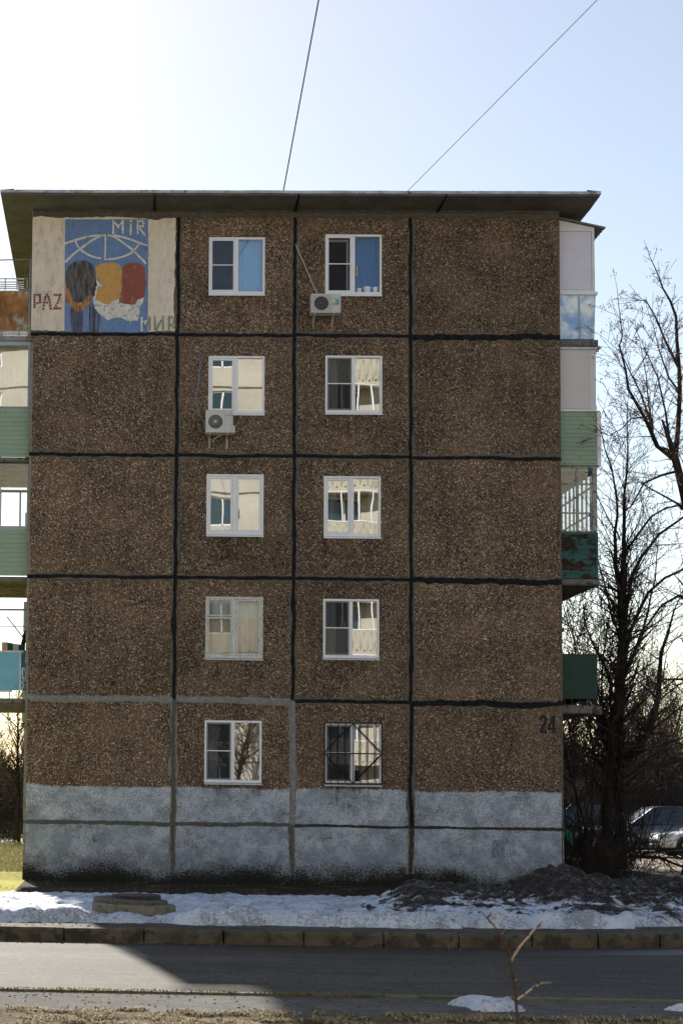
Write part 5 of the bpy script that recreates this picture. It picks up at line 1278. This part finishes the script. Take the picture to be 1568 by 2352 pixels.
def limb(T, pts, r0, r1, o, rn, kids=True, sub=1.0, Y0=41, dens=1.0):
    """a traced main limb: pts are (photo x, photo y, depth)"""
    W = [at(q[0], q[1], q[2] if len(q) > 2 else Y0) for q in pts]; P = []
    for a, c in zip(W[:-1], W[1:]):
        m_ = max(1, int((c-a).length/.4))
        for i in range(m_): P.append(a.lerp(c, i/m_)+Vector((rn.gauss(0, .012), rn.gauss(0, .03), rn.gauss(0, .012))))
    P.append(W[-1]); k = len(P)-1
    rad = [r0+(r1-r0)*i/k for i in range(k+1)]
    (T.big if r0 > .03 else T.fine).tube(P, rad, 8 if r0 > .08 else 5, False)
    if not kids: return
    L = sum((b-a).length for a, b in zip(P[:-1], P[1:])); n = int(L*7.5*dens)
    for i in range(n):
        t = rn.uniform(.12, 1)*k; j = min(k-1, int(t)); q = P[j].lerp(P[j+1], t-j); d = (P[j+1]-P[j]).normalized()
        grow(T, q, rdir(d, R(rn.uniform(28, 68)), rn, .12), sub*rn.uniform(.6, 2.3)*(1-.35*t/k), max(.006, rad[j]*.32), 1, rn, o)
    grow(T, P[-1], (P[-1]-P[-2]).normalized(), sub*1.0, r1, 1, rn, o)
def finish(T, root, bm, tm, seeds=0, rn=None):
    s_ = None
    if T.big.f: T.big.build('trunk', bm, root, True)
    T.fine.build('crown', tm, root, False)
    if seeds:
        b = MB()
        for p in rn.sample(T.tips, min(seeds, len(T.tips))):
            for _ in range(rn.randint(3, 8)):
                q = p+Vector((rn.gauss(0, .05), rn.gauss(0, .05), rn.gauss(-.04, .05))); u = Vector((rn.gauss(0, 1), rn.gauss(0, 1), rn.gauss(0, 1))).normalized()*.034; v = u.orthogonal().normalized()*.016; b.quad(q-u, q+v, q+u, q-v)
        tag(b.build('seed_clusters', SEED, root), kind='stuff')
rn = random.Random(11)
# the big multi-stemmed tree beside the corner
O = dict(OPT); O.update(n=(10, 8, 6, 4), lv=3, rmin=.0048, up=.15)
T = TreeBuf(); Y = 41.0
limb(T, [(1385, 1995), (1390, 1920), (1395, 1850), (1400, 1756), (1404, 1686), (1419, 1600), (1422, 1536), (1427, 1432), (1414, 1302), (1413, 1224), (1417, 1145), (1404, 1080), (1388, 1030), (1376, 970)], .125, .009, O, rn, Y0=Y, dens=1.2)
limb(T, [(1428, 1995), (1424, 1900), (1423, 1850), (1425, 1733), (1420, 1663), (1432, 1540), (1436, 1406), (1432, 1276), (1434, 1171), (1437, 1093), (1443, 1010), (1440, 940)], .15, .009, O, rn, Y0=Y+.4, dens=1.2)
for _q in range(9):  # thin water shoots standing around the trunks
    x_ = rn.uniform(1340, 1470); limb(T, [(x_, 1980), (x_+rn.uniform(-12, 12), 1850), (x_+rn.uniform(-30, 30), 1700), (x_+rn.uniform(-50, 50), rn.uniform(1350, 1600))], .022, .006, O, rn, Y0=Y+rn.uniform(-1, 2), dens=.5, sub=.6)
limb(T, [(1424, 1800, Y), (1440, 1745, Y-.4), (1470, 1710, Y-.8), (1493, 1675, Y-1), (1512, 1600, Y-1.1), (1520, 1500, Y-1.2), (1548, 1400, Y-1.2)], .11, .02, O, rn, dens=.9)
limb(T, [(1423, 1795, Y), (1439.6, 1773, Y+.5), (1482, 1759, Y+.9), (1533, 1754, Y+1.2), (1575, 1738, Y+1.3), (1640, 1700, Y+1.5)], .10, .03, O, rn, dens=.8)
limb(T, [(1425, 1540, Y), (1445, 1450, Y-.5), (1487, 1361, Y-.9), (1526, 1328, Y-1), (1580, 1303, Y-1.2), (1650, 1290, Y-1.5)], .06, .02, O, rn)
limb(T, [(1430, 1440, Y), (1450, 1328, Y+.4), (1474, 1281, Y+.6), (1513, 1224, Y+.8), (1570, 1186, Y+.9), (1640, 1160, Y+1)], .06, .02, O, rn)
limb(T, [(1420, 1420, Y), (1435, 1270, Y-.3), (1461, 1229, Y-.6), (1495, 1187, Y-.8), (1529, 1164, Y-1), (1570, 1160, Y-1.1)], .05, .015, O, rn)
limb(T, [(1398, 1760, Y), (1370, 1740, Y-.4), (1345, 1735, Y-.6), (1318, 1745, Y-.8), (1298, 1722, Y-.9)], .05, .012, O, rn)
limb(T, [(1405, 1690, Y), (1385, 1640, Y-.5), (1350, 1590, Y-.8), (1330, 1540, Y-1), (1318, 1480, Y-1.1)], .05, .01, O, rn)
limb(T, [(1408, 1600, Y), (1390, 1530, Y+.8), (1365, 1490, Y+1), (1345, 1430, Y+1.3), (1338, 1380, Y+1.4)], .045, .01, O, rn)
limb(T, [(1425, 1470, Y), (1400, 1400, Y-1), (1385, 1330, Y-1.6), (1365, 1270, Y-2), (1340, 1210, Y-2.2)], .035, .008, O, rn, dens=.6)
limb(T, [(1425, 1240, Y), (1395, 1190, Y-1), (1373, 1145, Y-1.5), (1352, 1075, Y-2), (1335, 1010, Y-2.2)], .022, .006, O, rn, dens=.35, sub=.6)
limb(T, [(1430, 1560, Y), (1455, 1500, Y+.8), (1478, 1440, Y+1.2), (1505, 1330, Y+1.5), (1512, 1240, Y+1.7)], .05, .01, O, rn)
t = thing('bare_tree', at(1405, 1995, Y), 'big dark bare tree with two trunks beside the right corner of the block', 'tree')
t.location.z = 0
finish(T, t, BARKD, TWIG, 60, rn)
# tall tree leaning in from the right edge
T = TreeBuf(); Y = 38.5
O2 = dict(OPT); O2.update(n=(8, 6, 5, 3), lv=3, up=.2, rmin=.005)
limb(T, [(1660, 2010), (1650, 1800), (1640, 1600), (1610, 1350), (1590, 1200), (1566, 1120), (1552, 1060)], .22, .09, O2, rn, Y0=Y, dens=.5)
limb(T, [(1552, 1060), (1558, 980), (1562, 900), (1560, 845), (1556, 780), (1549, 728), (1540, 690), (1523, 660), (1508, 625), (1492, 590)], .065, .008, O2, rn, Y0=Y, dens=.9, sub=.42)
limb(T, [(1552, 1060, Y), (1508, 1025, Y-.4), (1490, 980, Y-.6), (1476, 957, Y-.7), (1443, 892, Y-.9), (1436, 850, Y-1), (1423, 795, Y-1), (1427, 770, Y-1), (1419, 689, Y-1)], .055, .008, O2, rn, dens=.8, sub=.7)
limb(T, [(1508, 1025, Y), (1490, 960, Y+.4), (1470, 900, Y+.5), (1440, 850, Y+.7), (1422, 800, Y+.8)], .04, .008, O2, rn, dens=.7, sub=.6)
limb(T, [(1560, 850, Y), (1530, 790, Y+.5), (1508, 730, Y+.8), (1482, 690, Y+.9), (1458, 690, Y+1)], .04, .008, O2, rn, dens=.9, sub=.5)
limb(T, [(1575, 1150, Y), (1585, 1000, Y+1), (1580, 900, Y+1.2), (1590, 830, Y+1.4)], .05, .010, O2, rn, dens=.8, sub=.5)
limb(T, [(1572, 1130, Y), (1540, 1045, Y-.8), (1530, 940, Y-1), (1510, 870, Y-1.1), (1480, 800, Y-1.2)], .05, .01, O2, rn, dens=.8, sub=.8)
limb(T, [(1476, 957, Y), (1450, 960, Y-.4), (1425, 985, Y-.7), (1400, 1000, Y-.9), (1385, 990, Y-1)], .02, .006, O2, rn, dens=1, sub=.7)
limb(T, [(1500, 1010, Y), (1490, 930, Y+.5), (1485, 860, Y+.8), (1470, 790, Y+1)], .03, .007, O2, rn, dens=1, sub=.7)
limb(T, [(1560, 900, Y), (1535, 870, Y-.5), (1515, 810, Y-.8), (1500, 750, Y-1)], .03, .007, O2, rn, dens=1, sub=.7)
limb(T, [(1560, 1080, Y), (1520, 1090, Y-.5), (1480, 1110, Y-.8), (1450, 1160, Y-.9), (1430, 1180, Y-1)], .035, .01, O2, rn, dens=.9, sub=.8)
limb(T, [(1620, 1400, Y), (1560, 1370, Y-.6), (1520, 1390, Y-.9), (1480, 1440, Y-1), (1462, 1500, Y-1)], .05, .012, O2, rn, dens=1.1)
limb(T, [(1640, 1620, Y), (1580, 1560, Y-.6), (1530, 1560, Y-.8), (1490, 1600, Y-1)], .05, .012, O2, rn, dens=1.1)
limb(T, [(1645, 1800, Y), (1590, 1720, Y-.6), (1540, 1700, Y-.8), (1500, 1740, Y-1)], .05, .012, O2, rn, dens=1.1)
t = thing('bare_tree', (at(1660, 1900, Y).x, Y, 0), 'tall bare tree leaning in from the right edge, hung with brown seed clusters', 'tree')
T.tips = [q for q in T.tips if q.z > 7]; finish(T, t, BARKD, TWIGB, 600, rn)
# generic bare trees and brush, each variant built once then copied
def gen_tree(seed, H, r, o, stems=1, spread=.1):
    rn = random.Random(seed); T = TreeBuf()
    for s_ in range(stems):
        a = rn.uniform(0, 6.28); p = Vector((rn.gauss(0, .04*stems), rn.gauss(0, .04*stems), -.1)); d = Vector((math.cos(a)*spread*rn.uniform(.3, 1), math.sin(a)*spread*rn.uniform(.3, 1), 1)).normalized()
        grow(T, p, d, H*rn.uniform(.8, 1.05), r*rn.uniform(.6, 1), 0, rn, o)
    return T
oa = dict(OPT); oa.update(n=(34, 11, 6, 4), ref=(8.0, 2.5, 1.1, 1), t0=(.27, .1, .1, .1), lr=(.40, .5, .5, .5), rmin=.009, wob=.06, up=.2, lv=3)
ob = dict(OPT); ob.update(n=(14, 6, 4, 3), ref=(3.0, 1.2, 1, 1), t0=(.05, .1, .1, .1), lr=(.5, .5, .5, .5), rmin=.007, wob=.1, up=.25, lv=2)
def mk(name, cat, label, T, loc, bm, tm, rz=0, grp=None):
    t = thing(name, (0, 0, 0), label, cat, grp); finish(T, t, bm, tm); t.location = loc; t.rotation_euler = (0, 0, rz); return t
def dup(t, loc, rz, sc, label):
    c = t.copy(); COL.objects.link(c); c.location = loc; c.rotation_euler = (0, 0, rz); c.scale = (sc, sc, sc); c['label'] = label
    for ch in t.children:
        d = ch.copy(); COL.objects.link(d); d.parent = c
    return c
GT = 'bare trees of the thicket behind the block'
LT = 'bare leafless tree in the dark thicket behind the car park'
va = [mk('bare_tree', 'tree', LT, gen_tree(21, 9.5, .13, oa), (13.6, 60, 0), BARKD, TWIGB, 0, GT), mk('bare_tree', 'tree', LT, gen_tree(22, 8.5, .11, oa, 2, .25), (24, 84, 0), BARKD, TWIGB, 0, GT), mk('bare_tree', 'tree', LT, gen_tree(23, 10.5, .15, oa), (30, 96, 0), BARKD, TWIGB, 0, GT)]
rn = random.Random(4)
for k in range(30):
    y = rn.uniform(84, 124); x = at(rn.uniform(1240, 1690), 1800, y).x
    dup(va[k % 3], (x, y, -.1), rn.uniform(0, 6.28), rn.uniform(.45, .85), LT)
for (px, y, sc) in ((1312, 78, .7), (1340, 84, .85), (1470, 90, .9), (1530, 92, 1.0)):
    dup(va[int(px) % 3], (at(px, 1800, y).x, y, -.1), rn.uniform(0, 6.28), sc, LT)
LL = 'bare leafless tree in the thicket left of the block'
lt = [dup(va[0], (at(43, 1900, 62).x, 62, -.1), 1.0, .62, 'slim dark bare trunk standing on the sunny grass left of the block')]
for k in range(22):
    y = rn.uniform(72, 112); x = at(rn.uniform(-260, 95), 1800, y).x; dup(va[k % 3], (x, y, -.1), rn.uniform(0, 6.28), rn.uniform(.42, .72), LL)
vs_ = [mk('bare_tree', 'tree', 'slim bare young tree close behind the left trunk of the big tree', gen_tree(41, 9.0, .055, oa), (at(1365, 1900, 47).x, 47, -.1), BARKD, TWIG, 0, GT), mk('bare_tree', 'tree', 'twin-stemmed young bare tree left of the big trunk', gen_tree(42, 8.0, .05, oa, 2, .2), (at(1352, 1900, 50).x, 50, -.1), BARKD, TWIG, 0, GT)]
for (px, y, s_, l_) in ((1330, 53, .85, 'slim leaning young bare tree between the building corner and the big tree'), (1452, 52, .95, 'slim straight young bare tree just right of the big trunk'), (1562, 46, .8, 'short young bare tree at the right edge beside the white saloon')): dup(vs_[int(px) % 2], (at(px, 1900, y).x, y, -.1), px, s_, l_)
# trees on the near side of the street, behind the camera, mirrored in the low windows
for (x, y, s_) in ((3.2, -3.5, .9), (5.6, -4.5, 1.0), (8.5, -3.8, .8)): dup(va[int(x) % 3], (x, y, -.1), x, s_, 'bare tree before the cream block, mirrored in the lowest windows')
# brush
GB = 'leafless bushes'
def bushlab(s): return s
LB = 'leafless bush in the tangle at the foot of the big tree'
vb = [mk('bush', 'bush', LB, gen_tree(31, 2.6, .02, ob, 16, .55), (at(1335, 1990, 39.5).x, 41.8, -.6), TWIG, TWIG, 0, GB), mk('bush', 'bush', LB, gen_tree(32, 2.2, .018, ob, 18, .8), (at(1408, 1990, 40).x, 42.4, -.5), TWIG, TWIG, 0, GB)]
for (px, y, s_) in ((1385, 40.0, .55), (1405, 39.5, .5), (1400, 42, .7), (1325, 42, .6), (1310, 41.2, .55), (1362, 38.8, .35), (1425, 43, .45)):
    dup(vb[int(px) % 2], (at(px, 1990, y).x, y, -.05), rn.uniform(0, 6.28), s_, LB)
LF = 'low leafless bush at the foot of the far thicket'
for k in range(40):
    y = rn.uniform(80, 100); x = at(rn.uniform(1270, 1640), 1800, y).x; dup(vb[k % 2], (x, y, -.1), rn.uniform(0, 6.28), rn.uniform(.8, 1.6), LF)
LG = 'leafless bush at the edge of the grass left of the block'
for k in range(26):
    y = rn.uniform(60, 84); x = at(rn.uniform(-220, 66), 1800, y).x; dup(vb[k % 2], (x, y, -.05), rn.uniform(0, 6.28), rn.uniform(.5, 1.1) if y > 64 else .35, LG)
# arched fallen boughs right of the trunk
T = TreeBuf(); s9 = .29337; Q = lambda a, c: ((2100+a*s9)/1.6327, (2950+c*s9)/1.6327)
Y = 43
for pts, r in (([(860, 900), (1000, 895), (1150, 905), (1260, 915), (1340, 940), (1450, 985), (1568, 1040), (1700, 1110)], .05), ([(900, 900), (1020, 880), (1150, 850), (1290, 815), (1420, 795), (1568, 775), (1700, 780)], .03),
               ([(1020, 880), (1090, 830), (1180, 790), (1230, 740)], .018), ([(1180, 960), (1230, 830), (1270, 720), (1310, 600), (1340, 540)], .014), ([(1330, 940), (1400, 880), (1480, 850), (1568, 830), (1650, 820)], .022), ([(1120, 760), (1180, 600), (1205, 420), (1210, 330)], .012),
               ([(1200, 905), (1330, 870), (1450, 900), (1568, 930)], .012), ([(1100, 900), (1200, 850), (1330, 800), (1430, 850), (1500, 900)], .012), ([(880, 890), (980, 800), (1060, 740), (1130, 690)], .014)):
    limb(T, [(*Q(*p), Y) for p in pts], r, r*.5, ob, rn, kids=True, sub=.45, dens=.9)
t = thing('fallen_bough', at(1450, 1998, Y), 'arched bare bough sprawling over the ground right of the big trunk', 'branch'); finish(T, t, BARKD, TWIG)
# distant wooded rise closing the view behind the thicket
def woods(name, x0, x1, y, h, sd):
    b = MB(); r_ = random.Random(sd)
    for k in range(2600):
        x = r_.uniform(x0, x1); yy = y+r_.uniform(0, 14); hh = h*(.55+.45*abs(noise.noise(Vector((x*.06, sd, 0))))+.25*r_.random()); p = Vector((x, yy, -.5)); q = p+Vector((r_.gauss(0, .5), 0, hh)); b.tube([p, p.lerp(q, .5)+Vector((r_.gauss(0, .2), 0, 0)), q], [.07, .05, .015], 3, False)
        for _ in range(5):
            t_ = r_.uniform(.25, .95); m_ = p.lerp(q, t_); b.tube([m_, m_+Vector((r_.gauss(0, .9), r_.gauss(0, .4), r_.uniform(.3, 1.6)))], [.03, .012], 3, False)
    o = b.build(name, TWIGB); tag(o, 'far wood of bare trunks seen as one mass', kind='stuff'); return o
woods('far_wood', 20, 75, 128, 7.5, 1); woods('far_wood', -40, 2, 120, 5.2, 2)

# ------------------------------------------------------------------ young sapling close to the camera, out of focus
Y = 5.2; rs = random.Random(6)
t = thing('sapling', (at(1190, 2400, Y).x, Y, -.1), 'thin out-of-focus brown sapling in the near foreground', 'sapling')
SAPM = M('brown sapling bark', (.06, .032, .022), .85, .35, 20, .003, 90); SAPL = M('pale tan shoot', (.36, .28, .22), .7, .2, 20)
W = lambda L_, yy=Y: [at(a, c, yy) for a, c in L_]
base = at(1192, 2400, Y); b = MB()
b.tube([(base.x+.005, Y, -.12), (base.x+.003, Y, .5), tuple(base)]+W([(1188, 2352), (1184, 2292), (1175, 2232), (1172, 2208), (1162, 2172)]), [.0065, .006, .0055, .005, .0045, .0042, .004, .0036], 8)
b.build('stem', SAPM, t)
b = MB(); b.tube(W([(1162, 2172), (1137, 2131), (1107, 2097)]), [.0033, .0025, .0013], 6); b.tube(W([(1173, 2250), (1144, 2221), (1125, 2194), (1098, 2165)]), [.0022, .002, .0017, .001], 6); b.build('branch', M('dark red twig', (.09, .025, .018), .7), t)
b = MB(); b.tube(W([(1173, 2210), (1190, 2180), (1209, 2158), (1224, 2139), (1248, 2116)]), [.0033, .0032, .003, .0026, .0014], 8); b.tube(W([(1186, 2299), (1205, 2285), (1222, 2272), (1244, 2259), (1266, 2258)]), [.0021, .002, .0019, .0015, .0009], 6); b.build('branch', SAPL, t)
b = MB()
for (q, w_) in (((1178, 2201), 1), ((1190, 2180), -1), ((1200, 2169), 1), ((1215, 2150), -1), ((1232, 2131), 1), ((1205, 2285), -1), ((1222, 2272), 1), ((1240, 2261), -1), ((1180, 2260), 1), ((1166, 2190), -1), ((1150, 2150), 1), ((1130, 2122), -1), ((1118, 2108), 1)):
    p = at(q[0], q[1], Y); b.tube([p, p+Vector((.008*w_, 0, .006)), p+Vector((.014*w_, 0, .018))], [.0028, .0035, .0008], 6)
b.build('bud', SAPM, t)

# ------------------------------------------------------------------ grass and litter
def blades(name, mats, spots, h0, h1, lab, sd):
    b = MB(); r_ = random.Random(sd)
    for (x, y, z) in spots:
        h = r_.uniform(h0, h1); a = r_.uniform(0, 6.28); w_ = .0035+.003*r_.random(); le = r_.uniform(.4, 3)*h; b.k = r_.randrange(len(mats))
        dx, dy = math.cos(a), math.sin(a); p = Vector((x, y, z)); s_ = Vector((-dy, dx, 0))*w_; m_ = p+Vector((dx*le*.4, dy*le*.4, h*.7)); q = p+Vector((dx*le, dy*le, h*r_.uniform(.5, 1)))
        b.quad(p-s_, p+s_, m_+s_*.7, m_-s_*.7); b.poly([m_-s_*.7, m_+s_*.7, q])
    o = b.build(name, mats); tag(o, lab, kind='stuff'); return o
GM = [M('straw blade', (.34, .25, .13), .9, .5, 3), M('brown blade', (.15, .095, .05), .9, .5, 3), M('olive blade', (.13, .12, .035), .9, .4, 3), M('bleached blade', (.5, .42, .28), .9)]
GM2 = [M('olive moss blade', (.17, .18, .04), .9), M('yellow green blade', (.42, .40, .08), .9), GM[0]]
r_ = random.Random(9); sp = []
while len(sp) < 42000:
    x, y = r_.uniform(-1.6, 6.2), r_.uniform(12.6, 14.35)
    if fbm(x*3, y*3, 2)*1.6+.15 > r_.random()*.7: sp.append((x, y, -.105))
blades('dry_grass', GM, sp, .012, .045, 'matted dry straw grass along the near verge', 1)
sp = [(r_.uniform(-2, 8), 15.66+abs(r_.gauss(0, .05)), -.1) for _ in range(1100)]+[(r_.uniform(-1, 2.5), 15.58+r_.gauss(0, .04), -.09) for _ in range(900)]
blades('kerb_grass', [GM2[0], GM[1], GM[2]], sp, .01, .035, 'short mossy grass growing along the near kerb', 2)
sp = []
while len(sp) < 1500:
    x, y = r_.uniform(-2.4, 10), r_.uniform(29, 37.95)
    if fbm(x*1.2, y*1.2, 5)+.1 > r_.random(): sp.append((x, y, -.2+.1*(y < 33)))
blades('wall_grass', [GM[1], GM[2]], sp, .03, .12, 'dead grass and moss at the foot of the wall', 3)
sp = []
for _ in range(9000): y = r_.uniform(38, 62); sp.append((at(r_.uniform(-25, 52), 1900, y).x, y, -.02))
blades('lawn_grass', GM2, sp, .03, .10, 'sunlit yellow green grass left of the block', 4)
sp = [(x, kerb_y(x)+1.35+abs(r_.gauss(0, .12)), -.01) for x in [r_.uniform(4.2, 9) for _ in range(3500)]]
blades('pavement_grass', GM2, sp, .02, .06, 'short grass between pavement and dirty snow', 5)
# grit and leaf litter
b = MB()
for _ in range(2600):
    x, y = r_.uniform(-2.2, 8.5), 0
    q = r_.random()
    if q < .35: y = kerb_y(x)-abs(r_.gauss(0, .18)); z = -.158
    elif q < .6: y = kerb_y(x)+r_.uniform(.2, 1.1); z = .003
    elif q < .75: y = r_.uniform(14.4, 15.5); z = -.10
    else: y = r_.uniform(22.9, 28); z = max(snowz(x, y), pilez(x, y))+.002
    s_ = r_.uniform(.004, .014); a = r_.uniform(0, 3); c, d = math.cos(a)*s_, math.sin(a)*s_
    b.prism([(x+c, y+d, z), (x-d, y+c, z), (x-c*.8, y-d, z), (x+d, y-c*.6, z)], (0, 0, s_*.7))
tag(b.build('grit', M('grit and litter', (.13, .1, .07), .9, .6, 3)), 'grit and leaf litter scattered on the pavement and snow', kind='stuff')
